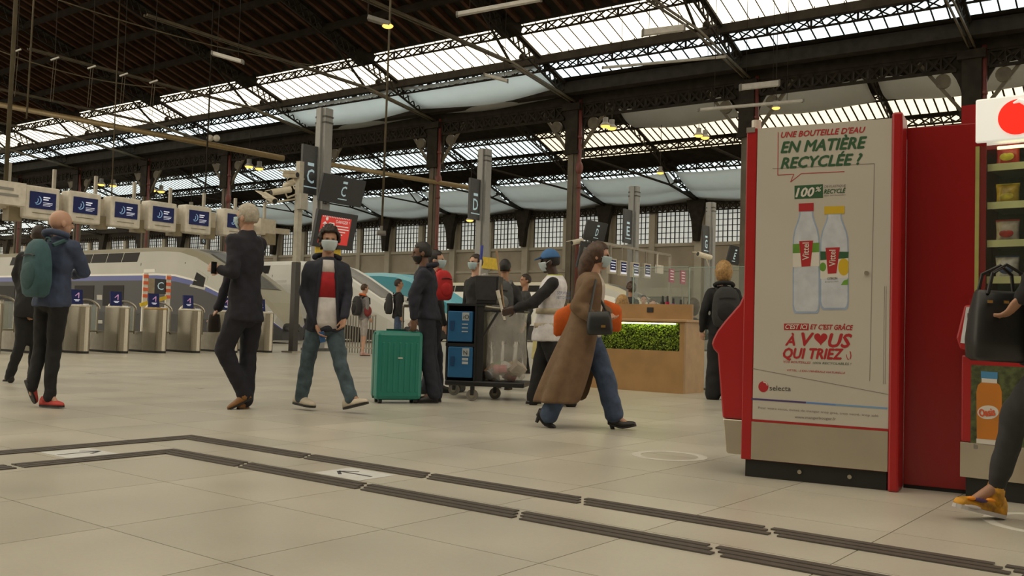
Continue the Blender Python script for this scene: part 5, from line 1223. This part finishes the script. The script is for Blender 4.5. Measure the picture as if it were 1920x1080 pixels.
g = MB(); g.path([J['nk']+UP*.012+(J['sd']*math.cos(t)+J['fw']*math.sin(t))*.075 for t in [2*math.pi*i/16 for i in range(17)]], .016, 6); g.build('yellow_collar', mat('lime_collar', (.42, .48, .05), .7), J['root'])
bp = J['nk']*.70+J['pv']*.30; bn = (J['sd']*.93-J['fw']*.36).normalized(); tx = bn.cross(UP)*-1
for i, s_ in enumerate(('SERVICE', 'NETTOYAGE')): text('vest_print', s_, bp+bn*.228-UP*(.02+.05*i)-tx*.02, tx, UP, .045, mat('blue_vest_print', (.08, .14, .30), .7, var=0), ve, fitw=.15, lift=.004)
# man in navy with the teal suitcase
Jn = dict(hd=(791, 475), nk=(797, 503), pv=(801, 590), eL=(776, 552, -.22), wL=(776, 596, -.22), eR=(790, 552, .22), wR=(778, 590, .25), kL=(800, 664, -.05), aL=(812, 735, -.05), tL=(793, 755, -.08), kR=(806, 664, .08), aR=(818, 735, .1), tR=(800, 752, .1))
person('bearded man in a navy hooded jacket standing behind the teal suitcase', 10.05, Jn, 182, .98, 'brown', C_navy, C_navy, S_black, H_black, 'short', None, hem=.10, hemw=.03, legr=(.098, .080, .072), armr=1.2, hood=C_navy, torsow=1.05, group='travellers on foot', topname='hooded_jacket', face=185)
J = Jn['_']; shell('beard', J['hd'], yawv(185), UP, .98, lambda d: d[2] < -.22 and d[1] > -.15 and d[2] > -.95, H_black, J['root'], r=(.070, .096, .125), off=(0, .012, 0.0), thick=.008)
# masked man with the red rucksack just beyond
Jr = stand(11.4, 818, 488, 20, 1.0); person('dark-haired masked man carrying a red rucksack beyond the navy jacket', 11.4, Jr, 20, 1.0, 'light', C_black, C_navy, S_black, H_black, 'short', M_maskb, near=False, hem=.2, group='travellers on foot', face=-5)
J = Jr['_']; pack('bright red rucksack beside the navy jacket', at(823, 535, 10.75), V((.6, -.6, 0)), UP, .24, .34, .14, fab('red_rucksack_cloth', (.42, .018, .020)), sh=V((-.15, .45, 0)))
# masked man behind the trolley, turned left
Jm = stand(13.2, 892, 493, 215, 1.02); person('masked man in a black coat with pale collar behind the trolley', 13.2, Jm, 215, 1.02, 'light', C_black, C_black, S_black, H_dark, 'short', M_maskb, near=False, hem=.35, hemw=.03, armr=1.15, group='travellers on foot', hood=C_lgrey, face=222)
Jg = stand(12.6, 947, 503, 80, .98); person('dark-haired traveller with a grey rucksack seen from behind by the trolley', 12.6, Jg, 80, .98, 'tan', C_char, C_black, S_black, H_black, 'short', None, near=False, hem=.2, group='travellers on foot')
J = Jg['_']; pack('grey rucksack with pale loop on the traveller behind the trolley', (J['nk']+J['pv'])/2-J['fw']*.11+UP*.05, -J['fw'], UP, .32, .46, .18, fab('grey_rucksack_cloth', (.060, .062, .066)), fab('mid_grey_trim', (.14, .14, .14)))
Jh = stand(17, 985, 526, 200, .98); person('dark-haired traveller further back beside the worker in the cap', 17, Jh, 200, .98, 'tan', C_char, C_black, S_black, H_dark, 'short', None, near=False, group='travellers on foot')
# blonde woman with dark rucksack by the machine
Jl = stand(11.75, 1357, 508, 88, .98, .05); person('blonde-haired person in dark clothes seen from behind beside the poster machine', 11.75, Jl, 88, .98, 'light', C_black, C_black, S_black, H_blond, 'bob', None, near=False, hem=.2, hemw=.02, armr=1.15, legr=(.095, .09, .10), sole=S_white, group='travellers on foot', hood=C_black)
J = Jl['_']; pack('black rucksack on the blonde-haired person', (J['nk']+J['pv'])/2-J['fw']*.12, -J['fw'], UP, .34, .50, .17, C_char, C_black)
# far pair by the trains
Jf = stand(24.0, 684, 541, 35, .96, .04); person('woman in grey with an orange scarf, far away by the white train', 24, Jf, 35, .96, 'light', C_grey, C_lgrey, S_pink, H_brown, 'short', None, near=False, hem=.2, group='travellers by the trains', bare_knee=True, hood=mat('orange_scarf', (.62, .13, .03), .8), botname='shorts')
J = Jf['_']; pack('black rucksack on the woman with the orange scarf', (J['nk']+J['pv'])/2-J['fw']*.12, -J['fw'], UP, .34, .50, .18, C_char, C_black)
g = MB(); g.ell(J['pv']+J['sd']*-.22+UP*.12, (.10, .07, .14)); tag(g.build('shoulder_bag', fab('dark_red_bag', (.20, .03, .03))), 'small dark red bag at the hip of the woman with the orange scarf', 'bag')
Jk = stand(21.5, 748, 533, 10, .97, .08); person('man in black with arms folded, beyond the teal suitcase', 21.5, Jk, 10, .97, 'tan', C_black, C_denim, S_black, H_dark, 'short', None, near=False, group='travellers by the trains')
J = Jk['_']; pack('black rucksack on the man beyond the teal suitcase', (J['nk']+J['pv'])/2-J['fw']*.12, -J['fw'], UP, .33, .48, .18, C_char, C_black)
# people beyond the counter
stool = mat('dark_stool', (.05, .045, .04), .6)
for (Y, x, y, yw, hr, stl, tp, lab) in ((14.6, 1167, 568, 80, H_blond, 'bob', C_char, 'blonde-haired person seated behind the left end of the counter'), (14.7, 1299, 574, 100, H_brown, 'bob', C_black, 'brown-haired person seated behind the right end of the counter'), (17.5, 1223, 572, -80, H_brown, 'short', C_grey, 'brown-haired person seated beyond the middle of the counter')):
    Js = seated(Y, x, y, yw, .95); person(lab, Y, Js, yw, .95, 'light', tp, C_black, S_black, hr, stl, None, near=False, group='people beyond the counter')
    J = Js['_']; b = J['pv']; zz = b.z-.15; t = thing('stool', V((b.x, b.y, 0)), 'dark stool under the '+lab.split(' seated')[0]+', '+{14.6: 'left', 14.7: 'right', 17.5: 'middle'}[Y], 'stool', 'stools beyond the counter')
    g = MB(); g.tube(V((b.x, b.y, zz-.05)), V((b.x, b.y, zz)), .17, 16); g.build('stool_seat', stool, t)
    for k in range(4):
        a = math.pi/4+k*math.pi/2; g = MB(); g.tube(V((b.x+.12*math.cos(a), b.y+.12*math.sin(a), zz-.05)), V((b.x+.2*math.cos(a), b.y+.2*math.sin(a), 0)), .014, 6); g.build('leg', M_steeld, t)
Js = stand(23.5, 1207, 562, -95, .98); person('dark-haired man facing the camera far beyond the counter', 23.5, Js, -95, .98, 'light', C_black, C_navy, S_black, H_black, 'short', None, near=False, group='people beyond the counter')
Js = stand(20.5, 1183, 541, 120, .98); person('person in dark clothes turned away far beyond the counter', 20.5, Js, 120, .98, 'tan', C_char, C_black, S_black, H_brown, 'curly', None, near=False, group='people beyond the counter')
# walker at the right edge: only a leg, a shoe and the bag are in view
Jx = dict(hd=(2010, 330, -.42), nk=(2005, 395, -.42), pv=(1980, 640, -.35), eL=(1945, 520, -.55), wL=(1916, 556, -.5), eR=(2040, 540, -.25), wR=(2060, 620, -.3), kL=(1908, 770, -.22), aL=(1868, 912, -.06), tL=(1789, 950, -.10), zL=(1879, 972, -.04), kR=(1995, 800, -.25), aR=(2080, 930, -.25), tR=(2060, 1000, -.25), zR=(2110, 960, -.25))
person('walker in black leggings and yellow trainers cut by the right edge', 4.45, Jx, 180, .96, 'tan', C_black, C_char, mat('mustard_yellow_trainer', (.55, .26, .01), .55, 0, .5, 22), H_dark, 'short', None, hem=.2, legr=(.085, .064, .044), sole=mat('white_black_sole', (.45, .42, .40), .6), group='travellers on foot')

sh_ = [c for c in Jx['_']['root'].children if c.name.startswith('shoe')][0]
for (x, y, w, h, m) in ((1838, 938, .035, .010, mat('purple_shoe_patch', (.06, .03, .10), .6)), (1822, 934, .020, .009, mat('orange_shoe_patch', (.75, .25, .01), .6)), (1858, 938, .022, .009, mat('orange_shoe_patch', (.75, .25, .01), .6)), (1822, 950, .045, .010, mat('white_shoe_midsole', (.55, .50, .50), .6))):
    g = MB(); q = at(x, y, 4.33); g.ell(q, (w, .014, h), (V((1, 0, -.15))).normalized(), V((0, 1, 0)), V((.15, 0, 1)).normalized(), 12, 6); g.build('shoe_patch', m, sh_, smooth=True)
# ------------------------------------------------------------------ luggage, trolley and bags
# teal suitcase
s0, s1 = fl(703, 757), fl(791, 757); sc_ = thing('suitcase', (s0+s1)/2, 'upright teal hard-shell suitcase on small wheels', 'suitcase')
sx = (s1-s0).normalized(); sy = V((-sx.y, sx.x, 0)); sw = (s1-s0).length; shh = at(747, 621, s0.y).z
M_teal = mat('teal_hard_shell', (.016, .190, .150), .38, 0, .05, 6); M_teald = mat('dark_teal_seam', (.010, .085, .065), .5)
g = MB(); g.frame(s0+UP*.035, sx, sy, UP, sw, .27, shh-.035); g.build('shell', M_teal, sc_, bevel=.045)
for i in range(7):
    g = MB(); xx = sw*(.14+.12*i); g.frame(s0+sx*(xx-.012)-sy*.005+UP*.12, sx, sy, UP, .024, .01, shh-.24); g.build('shell_rib', M_teal, sc_, bevel=.004)
g = MB(); g.frame(s0+sx*sw*.45-sy*.009+UP*(shh*.62), sx, sy, UP, .05, .006, .014); g.build('badge', M_case, sc_)
g = MB(); g.frame(s0+sx*(sw*.5-.1)+sy*.24+UP*shh, sx, sy, UP, .2, .02, .02); g.build('top_handle', M_teald, sc_)
g = MB(); g.frame(s0+sx*-.003+sy*.12+UP*.05, sx, sy, UP, sw+.006, .03, shh-.07); g.build('zip_seam', M_teald, sc_)
for x in (.06, sw-.06):
    for y in (.05, .22):
        g = MB(); c = s0+sx*x+sy*y+UP*.026; g.tube(c-sx*.018, c+sx*.018, .026, 12); g.build('wheel', M_black, sc_)
g = MB(); hp_ = s0+sx*(sw-.05)+sy*.255
for k in (0, .12): g.bar(hp_-sx*k+UP*(shh-.05), hp_-sx*k+UP*(shh+.27), .016, .016, sx)
g.bar(hp_+UP*(shh+.27), hp_-sx*.12+UP*(shh+.27), .03, .03); g.build('pull_handle', M_steeld, sc_)

# cleaning trolley
T0_ = fl(845, 748); T0_.z = 0; tX = V((.985, -.17, 0)).normalized(); tY = V((.17, .985, 0)).normalized()
tr = thing('cleaning_trolley', T0_+tX*.4+tY*.25, 'black cleaning trolley with blue bins, clear waste bag and broom handles', 'trolley')
def kt(x, y, d=0.0): p = onp(x, y, T0_+tY*d, tY)-T0_; return p.dot(tX), p.z
M_bk = mat('black_trolley_plastic', (.014, .014, .015), .45); M_bin = mat('blue_bin_plastic', (.018, .115, .27), .45, 0, .06)
x0, z0 = kt(833, 722); x1, z1 = kt(983, 712)
g = MB(); g.frame(T0_+tX*x0+UP*(z0), tX, tY, UP, x1-x0, .5, .06); g.build('base_tray', M_bk, tr, bevel=.015)
ztop = kt(860, 573)[1]; xm0 = kt(889, 640)[0]; xm1 = kt(906, 640)[0]
g = MB()
for x in (x0+.005, xm0): g.frame(T0_+tX*x+tY*.0+UP*(z0+.06), tX, tY, UP, .022, .46, ztop-z0-.06)
g.frame(T0_+tX*x0+UP*ztop, tX, tY, UP, xm1-x0+.01, .46, .025); g.frame(T0_+tX*x0+tY*.44+UP*(z0+.06), tX, tY, UP, xm1-x0, .02, ztop-z0-.06)
g.frame(T0_+tX*x0+UP*(kt(860, 646)[1]-.02), tX, tY, UP, xm0-x0, .44, .035); g.build('frame', M_bk, tr)
g = MB(); g.frame(T0_+tX*xm0+tY*.01+UP*(z0+.06), tX, tY, UP, xm1-xm0, .44, ztop-z0-.06); g.build('side_panel', M_bk, tr)
for (ya, yb, sgn) in ((584, 640, 0), (651, 707, 1)):
    xa, za = kt(839, yb); xb, zb_ = kt(887, ya)
    g = MB(); g.frame(T0_+tX*xa-tY*.012+UP*za, tX, tY, UP, xb-xa, .38, zb_-za); bn_ = g.build('blue_bin', M_bin, tr, bevel=.01)
    g = MB(); g.frame(T0_+tX*(xa+.03)-tY*.02+UP*(za+(zb_-za)*.38), tX, tY, UP, .045, .01, (zb_-za)*.3); g.build('bin_grip', mat('dark_blue_grip', (.01, .05, .14), .5), bn_)
    g = MB(); g.frame(T0_+tX*(xb-.12)-tY*.016+UP*(za+(zb_-za)*.70), tX, tY, UP, .08, .004, (zb_-za)*.26); lb = g.build('bin_label', mat('pale_bin_label', (.40, .44, .46), .6), bn_)
    text('label_letter', 'N' if sgn else 'iO', T0_+tX*(xb-.105)-tY*.018+UP*(za+(zb_-za)*.75), tX, UP, .07, M_bk, lb, lift=.004)
    for k in range(2 if sgn else 3): g = MB(); g.frame(T0_+tX*(xb-.12)-tY*.016+UP*(za+(zb_-za)*(.56-.12*k)), tX, tY, UP, .07, .004, .012 if not sgn else .03); g.build('label_line', mat('pale_bin_label', (.40, .44, .46), .6), bn_)
for (x, y) in ((851, 741), (885, 752), (928, 748)):
    c = fl(x, y); r = .065; t_ = MB(); t_.tube(c+UP*r-tX.cross(UP)*.02, c+UP*r+tX.cross(UP)*.02, r, 18); w_ = t_.build('castor_wheel', mat('grey_castor', (.16, .15, .13), .5), tr); t_ = MB(); t_.tube(c+UP*r-tX.cross(UP)*.024, c+UP*r+tX.cross(UP)*.024, r*.45, 12); t_.build('hub', M_steeld, w_)
    t_ = MB(); t_.bar(c+UP*r, V((c.x, c.y, z0+.01)), .05, .04, tX); t_.build('castor_fork', M_bk, tr)
# clear waste bag with rubbish
bx0, bz0 = kt(906, 713); bx1, bz1 = kt(981, 586)
M_bagp = mat('clear_bag_plastic', (.62, .60, .56), .25, 0, .2, 6, alpha=.38, bump=.4)
g = MB(); rings = []; rd = random.Random(5)
for f, w in ((0, .80), (.04, .95), (.15, 1.04), (.35, 1.02), (.6, .97), (.85, .98), (1, 1.0)):
    c = T0_+tX*(bx0+bx1)/2+tY*.22+UP*(bz0+(bz1-bz0)*f); hw = (bx1-bx0)/2*w
    rings.append([c+tX*(hw*max(-1, min(1, 1.15*math.cos(a))))+tY*(.20*w*math.sin(a))+(tX*math.cos(a)+tY*math.sin(a))*rd.uniform(-.012, .012) for a in [2*math.pi*i/26 for i in range(26)]])
g.rings(rings, cap=False); bg = g.build('waste_bag', M_bagp, tr, smooth=True)
cols = [(.50, .40, .30), (.60, .50, .25), (.30, .03, .03), (.12, .28, .10), (.25, .25, .26), (.65, .62, .58), (.30, .16, .08), (.60, .20, .22)]
CN = ['beige', 'yellow', 'dark red', 'green', 'grey', 'white', 'brown', 'pink']
for i in range(8):
    c = T0_+tX*(bx0+.06+rd.random()*(bx1-bx0-.12))+tY*(.10+rd.random()*.2)+UP*(bz0+.04+rd.random()*.14)
    g = MB(); d = V((rd.uniform(-1, 1), rd.uniform(-1, 1), rd.uniform(-.5, .8))).normalized(); e = d.orthogonal().normalized()
    if i % 3: g.tube(c-d*.07, c+d*.07, .045, 12, .058)
    else: g.box(c, (.17, .13, .08), d, e, d.cross(e))
    o = g.build('paper_cup' if i % 3 else 'food_box', mat('litter_%d' % (i % 8), cols[i % 8], .6)); tag(o, '%s %s in the clear waste bag of the trolley' % (CN[i], 'paper cup' if i % 3 else 'food box'), 'litter', 'litter in the clear bag')
g = MB(); g.path([T0_+tX*bx0+tY*a+UP*(bz1+.01) for a in (.02, .42)]+[T0_+tX*bx1+tY*a+UP*(bz1+.01) for a in (.42, .02)]+[T0_+tX*bx0+tY*.02+UP*(bz1+.01)], .012, 6); g.build('bag_hoop', M_bk, tr)
g = MB(); g.bar(T0_+tX*(bx0+.15)-tY*.012+UP*(bz1), T0_+tX*(xm1)-tY*.012+UP*(bz1-.28), .02, .045, tY); g.build('brace', M_bk, tr)
# raised black box and push handle
ux0, uz0 = kt(889, 570, .1); ux1, uz1 = kt(936, 517, .1)
g = MB(); g.prism([(ux0+.02, uz0), (ux1-.02, uz0), (ux1, uz1), (ux0, uz1)], T0_+tY*.1, tX, UP, tY*.28); ub = g.build('upper_box', M_bk, tr, bevel=.012)
g = MB(); g.frame(T0_+tX*(ux0+.02)+tY*.094+UP*(uz0+.05), tX, tY, UP, ux1-ux0-.05, .008, uz1-uz0-.07); g.build('box_front', C_char, ub)
hx_, hz_ = kt(962, 578)
for d in (.03, .40):
    g = MB(); g.path([T0_+tX*(xm0)+tY*d+UP*(ztop+.01), T0_+tX*(bx0+.15)+tY*d+UP*(hz_-.005), T0_+tX*hx_+tY*d+UP*hz_], .014, 8); g.build('push_bar', M_steeld, tr)
g = MB(); g.tube(T0_+tX*hx_+tY*.03+UP*hz_, T0_+tX*hx_+tY*.40+UP*hz_, .016, 8); g.build('push_grip', M_bk, tr)
# broom and mop handles standing in the trolley
def stick(a, b, d, r, m, label, tip=None):
    p, q = onp(*a, T0_+tY*d, tY), onp(*b, T0_+tY*d, tY); t = thing('broom', q, label, 'broom', 'handles standing in the trolley'); g = MB(); g.tube(q, p, r, 10); g.build('handle', m, t)
    if tip: g = MB(); k = p+(q-p)*.26; g.tube(p+(p-q)*.01, k, r*1.35, 10); g.build('grip', tip, t)
    return t
stick((931, 469), (946, 590), .30, .013, mat('pale_wood_handle', (.36, .23, .12), .6), 'wooden broom handle leaning in the trolley')
stick((904, 461), (896, 560), .33, .013, M_case, 'white mop handle with blue grip standing in the trolley', mat('blue_grip', (.04, .06, .32), .5))
stick((933, 545), (946, 600), -.0, .016, M_case, 'short white handle hooked on the trolley', M_case)
# yellow folded wet-floor sign behind the cleaner
p = fl(1006, 722); t = thing('floor_sign', p, 'folded pale yellow wet-floor sign behind the trolley', 'sign')
for k, (z0_, z1_) in enumerate(((.03, .36), (.38, .80))):
    g = MB(); g.frame(p-tX*.09+UP*z0_, tX, tY, (UP+tX*.06).normalized(), .18, .03, z1_-z0_); g.build('leaf', mat('pale_yellow_plastic', (.62, .56, .26), .5), t, bevel=.01)
# bags
def soft_bag(name, c, x, y, w, h, d, m, label, cat='bag', strap=None):
    c, x, y = V(c), V(x).normalized(), V(y).normalized(); z = x.cross(y); t = thing(name, c, label, cat)
    g = MB(); rings = []
    for f, a, b in ((0, .80, .75), (.05, .95, 1), (.3, 1, 1), (.7, .93, .82), (.95, .84, .55), (1, .80, .35)):
        rings.append([c+y*(h*(f-.5))+x*(w/2*a*max(-1, min(1, 1.2*math.cos(q))))+z*(d/2*b*max(-1, min(1, 1.2*math.sin(q)))) for q in [2*math.pi*i/20 for i in range(20)]])
    g.rings(rings); g.build('pouch', m, t, smooth=True)
    if strap: g = MB(); g.path(strap, .010, 6); g.build('strap', m, t)
    return t, z
J = Jc['_']; fwc = J['fw']; leath = mat('black_green_leather', (.014, .018, .018), .4, 0, .1)
c = at(1124, 606, 7.60); t, z = soft_bag('handbag', c, V((1, 0, .05)), V((-.05, 0, 1)), .21, .19, .09, leath, 'small dark leather handbag held in front of the camel coat', strap=[c+V((-.08, 0, .09)), J['sh']['R']+V((.03, -.06, .03)), J['sh']['R']+V((.0, .05, .05)), c+V((.06, .12, .10))])
g = MB(); g.box(at(1131, 612, 7.545), (.035, .01, .02)); g.build('clasp', mat('brass_clasp', (.5, .35, .12), .3, .9), t)
M_orange = fab('bright_orange_cloth', (.55, .10, .008))
c = at(1106, 604, 8.16); g = MB(); x, y = V((.95, .05, .18)), V((-.18, 0, .98)); t = thing('orange_tote', c, 'bright orange tote bag carried behind the woman in the camel coat', 'bag')
rings = []
for f, a in ((-1, .55), (-.92, .78), (-.5, .92), (0, 1), (.5, .92), (.92, .80), (1, .6)):
    rings.append([c+x.normalized()*(.30*f)+V((-.2*abs(f)*.1, 0, 0))+UP*(-.08*f*.3+.06*(1-f*f)+.15*a*math.sin(q))+V((0, 1, 0))*(.06*a*math.cos(q)) for q in [2*math.pi*i/14 for i in range(14)]])
g.rings(rings); g.build('pouch', M_orange, t, smooth=True)
g = MB(); g.path([c+UP*.2-x*.1, c+UP*.33+V((0, -.05, 0)), c+UP*.2+x*.1], .014, 6); g.build('handle', M_orange, t)
J = Jx['_']; c = at(1872, 612, 4.12); t, z = soft_bag('handbag', c, V((1, .1, -.03)), V((.03, 0, 1)), .26, .31, .13, mat('black_leather', (.010, .010, .010), .38, 0, .1), 'large black handbag with gold fittings at the right edge')
for k in (-.045, .045):
    g = MB(); g.path([c+V((-.07, k, .14)), c+V((-.05, k, .23)), c+V((.02, k*.6, .27)), c+V((.08, k, .23)), c+V((.09, k, .14))], .008, 6); g.build('handle', S_black, t)
for xx in (-.07, .0, .08): g = MB(); g.box(c+V((xx, -.065, .105)), (.02, .008, .012)); g.build('buckle', mat('brass_clasp', (.5, .35, .12), .3, .9), t)
c = at(401, 606, 8.85); soft_bag('briefcase', c, V((.8, .6, 0)), UP, .12, .17, .07, mat('dark_brown_leather', (.025, .017, .013), .5), 'dark soft briefcase hanging from the hand of the man in the suit')
c = Jy['_']; p = at(604, 632, 8.58); g = MB(); g.box(p, (.05, .012, .10), V((.9, .2, .2)).normalized(), V((-.2, .97, 0)).normalized(), V((-.2, 0, .97)).normalized()); tag(g.build('phone', mat('blue_phone', (.03, .09, .22), .3), bevel=.004), 'small blue phone in the hand of the young man', 'phone')
p = at(401, 502, 8.42); g = MB(); g.box(p, (.06, .012, .11), V((.5, .8, 0)).normalized(), V((-.8, .5, 0)).normalized(), UP); tag(g.build('phone', mat('black_phone', (.012, .012, .013), .25), bevel=.004), 'black phone held up by the man in the suit', 'phone')

# ------------------------------------------------------------------ lamps and hanging gear
M_lampc = mat('grey_lamp_body', (.16, .15, .13), .5); M_sod = mat('amber_lamp_glow', (.9, .6, .2), .4, 0, 0, emit=(1.0, .55, .10), estr=1.7); M_tubew = mat('pale_lamp_housing', (.50, .48, .44), .45)
def roofz(p):
    n = V(p).dot(N)
    return HE+(L1-n)*TN if n < L1+.5 else (HE+(L2-n)*TN if n > 50.5 else HE+.3)
def hlamp(x, y, Y, label, k=1.0, rod=2.0):
    c = at(x, y, Y); t = thing('hall_lamp', c, label, 'lamp', 'amber hall lamps')
    g = MB(); g.tube(c, c+UP*.18*k, .30*k, 16, .14*k); g.tube(c+UP*.18*k, c+UP*.42*k, .14*k, 12); g.build('reflector', M_lampc, t, smooth=False)
    g = MB(); g.ell(c-UP*.01, (.24*k, .24*k, .10*k), nu=14, nv=8); g.build('bulb', M_sod, t, smooth=True)
    g = MB(); g.tube(c+UP*.4*k, V((c.x, c.y, max(c.z+.6, roofz(c)))), .02*k, 6); g.build('suspension_rod', M_iron, t)
for i, (x, y, Y, l) in enumerate(((467, 312, 52, 'amber lamp left of the slim camera post, left of its pair'), (486, 316, 52.5, 'amber lamp left of the slim camera post, right of its pair'), (190, 346, 62, 'amber lamp above the second screen box, left of its pair'), (212, 348, 62.5, 'amber lamp above the second screen box, right of its pair'), (286, 357, 60, 'amber lamp above the fourth screen box, left of its pair'), (302, 359, 60.5, 'amber lamp above the fourth screen box, right of its pair'),
        (1135, 236, 44, 'amber lamp right of the column by the D board, left of its pair'), (1147, 240, 44.5, 'amber lamp right of the column by the D board, right of its pair'), (1310, 254, 50, 'amber lamp left of the poster machine top, left of its pair'), (1322, 258, 50.5, 'amber lamp left of the poster machine top, right of its pair'), (1238, 324, 60, 'small amber lamp above the E flag'), (881, 413, 60, 'small amber lamp under the D flag'), (58+300, 392-2, 64, 'small amber lamp beyond the fifth screen box'), (1455, 202, 33, 'amber lamp just above the poster machine'))):
    hlamp(x, y, Y, l, .95 if i < 13 else .6)
def striplamp(a, b, Y, label, wires=True, th=.09, glow=False):
    p, q = at(*a, Y), at(*b, Y); q.z = q.z if glow else q.z; t = thing('strip_lamp', (p+q)/2, label, 'lamp', 'long strip lamps')
    g = MB(); g.bar(p, q, .14, th); g.build('housing', M_tubew, t, bevel=.01)
    for k in (p, q): g = MB(); d = (q-p).normalized(); g.box(k, (.05, .16, th*1.15), d, d.cross(UP).normalized(), UP); g.build('end_cap', M_lampc, t)
    if wires:
        for f in (.15, .85): c = p+(q-p)*f; g = MB(); g.tube(c, V((c.x, c.y, roofz(c)-.12)), .008, 5); g.build('suspension_wire', M_iron, t)
striplamp((857, 27), (1015, -2), 22, 'long pale strip lamp at the top edge, right of centre')
striplamp((1205, 62), (1283, 52), 24, 'pale strip lamp hanging before the roof glazing at upper right', th=.16)
striplamp((1130, 127), (1362, 106), 30, 'long thin strip lamp before the eave girder', th=.06)
striplamp((1310, 206), (1505, 189), 26, 'long thin strip lamp just above the poster machine', th=.07)
striplamp((1388, 164), (1460, 156), 27, 'short pale strip lamp above the poster machine', th=.16)
striplamp((399, 100), (455, 116), 24, 'dim strip lamp under the dark boarded roof at upper left')
striplamp((908, 140), (952, 152), 30, 'small strip lamp before the white sheet')
t = thing('flood_lamp', at(700, 38, 23), 'grey flood lamp with amber glow at the top of the picture', 'lamp'); c = at(690, 33, 23); e = at(732, 46, 23)
g = MB(); g.bar(c, e, .2, .12); g.build('housing', M_lampc, t, bevel=.02); g = MB(); q = at(727, 49, 23); g.ell(q, (.14, .1, .06), nu=12, nv=8); g.build('bulb', M_sod, t); g = MB(); g.tube(c, V((c.x, c.y, roofz(c))), .02, 6); g.build('suspension_rod', M_iron, t)
# long slender pipes and hanging poles
M_brass = mat('ochre_pipe_paint', (.24, .17, .075), .4, .2)
def pipe(a, Ya, b, Yb, r, m, label, name='pipe'): g = MB(); g.tube(at(*a, Ya), at(*b, Yb), r, 10); return tag(g.build(name, m, smooth=True), label, 'pipe')
pipe((-60, 185), 46, (532, 297), 44, .14, M_brass, 'long ochre pipe crossing the left half below the roof glazing')
pipe((622, 309), 46.4, (880, 352), 45.1, .12, M_brass, 'ochre pipe continuing right of the grey C post')
t = thing('pipe_lamp', at(400, 260, 45), 'pair of round pale lamps on the long ochre pipe', 'lamp')
for x in (394, 406): g = MB(); g.ell(at(x, 259, 44.6), (.16, .16, .16), nu=14, nv=10); g.build('globe', M_case, t, smooth=True)
def hpole(x0, y0, x1, y1, Y, r, label):
    g = MB(); p_ = at(x0, y0, Y); g.tube(V((p_.x, p_.y, max(p_.z, roofz(p_)))), at(x1, y1, Y), r, 8); return tag(g.build('hanging_pole', M_iron2, smooth=True), label, 'pole', 'poles hanging from the roof')
hpole(37, -60, 10, 352, 19, .045, 'long pole hanging at the far left edge over the first screen')
hpole(735, -40, 716, 425, 26, .03, 'thin pole hanging right of the C board down to a small bracket')
hpole(218, 138, 209, 372, 40, .03, 'thin pole hanging above the third screen box')
hpole(60, 118, 50, 222, 30, .03, 'short pole hanging at upper left under the dark roof')
g = MB(); q = at(715, 437, 26); g.tube(q-V((.12, 0, 0)), q+V((.12, 0, 0)), .07, 12); g.tube(q, q+UP*.2, .04, 8); tag(g.build('pole_lamp', M_lampc), 'small grey lamp head at the foot of the thin hanging pole', 'lamp')
for i, x in enumerate((32, 103, 172, 232, 288)):
    y = (95, 110, 126, 140, 153)[i]; c = at(x, y, 30); t = thing('cable_hanger', c, 'short grey cable hanger under the dark roof, %s from the left' % ['first', 'second', 'third', 'fourth', 'fifth'][i], 'hanger', 'cable hangers in a row')
    g = MB(); g.bar(c-V((.13, 0, .05)), c+V((.13, 0, .05)), .05, .04); g.build('cross_bar', M_tubew, t)
    g = MB(); g.tube(c, V((c.x, c.y, roofz(c))), .012, 5); g.build('hanger_rod', M_iron, t)
    for d in (-.03, .05): g = MB(); g.tube(c+V((d, 0, 0)), c+V((d-.05, 0, -1.5+.1*i)), .008, 5); g.build('wire', M_iron2, t)
def cable(a, Ya, b, Yb, label, r=.02):
    p, q = at(*a, Ya), at(*b, Yb); g = MB(); g.path([p+(q-p)*f-UP*(.25*4*f*(1-f)) for f in [i/10 for i in range(11)]], r, 6); return tag(g.build('roof_cable', M_iron2), label, 'cable', 'cables under the roof')
cable((110, 0), 26, (640, 130), 34, 'cable under the dark roof running past the upper strip lamp'); cable((-20, 88), 28, (310, 165), 32, 'cable carrying the row of short hangers at upper left')
# extra luggage by the trolley
c = fl(838, 742); g = MB(); g.frame(c+tY*.55-tX*.12, tX, tY, UP, .16, .3, .55); tag(g.build('dark_suitcase', C_char, bevel=.03), 'dark suitcase half hidden between the navy trousers and the trolley', 'suitcase')
# low barrier rail behind the far woman
p, q = fl(640, 660), fl(702, 664); t = thing('rail_barrier', (p+q)/2, 'grey barred barrier behind the woman with the orange scarf', 'barrier')
g = MB(); g.bar(p+UP*1.05, q+UP*1.05, .05, .05); g.bar(p+UP*.15, q+UP*.15, .04, .04); g.build('rail', M_steeld, t)
for i in range(13): c = p+(q-p)*(i/12); g = MB(); g.bar(c, c+UP*1.05, .03, .03, V((0, 1, 0))); g.build('baluster', M_steeld, t)

# small framed platform letter in front of the far wall
c = at(381, 451, 40); t = thing('platform_sign', c, 'small dark platform sign with pale letter above the grey train roof', 'sign')
g = MB(); g.box(c, (.26, .06, .34), N, A, UP); s = g.build('plate', M_sign, t)
text('letter', '6', c-A*.035-UP*.09, N, UP, .26, M_lett, s, align='CENTER')
g = MB(); g.bar(c+UP*.17, V((c.x, c.y, roofz(c))), .05, .05, A); g.build('hanger', M_iron, t)
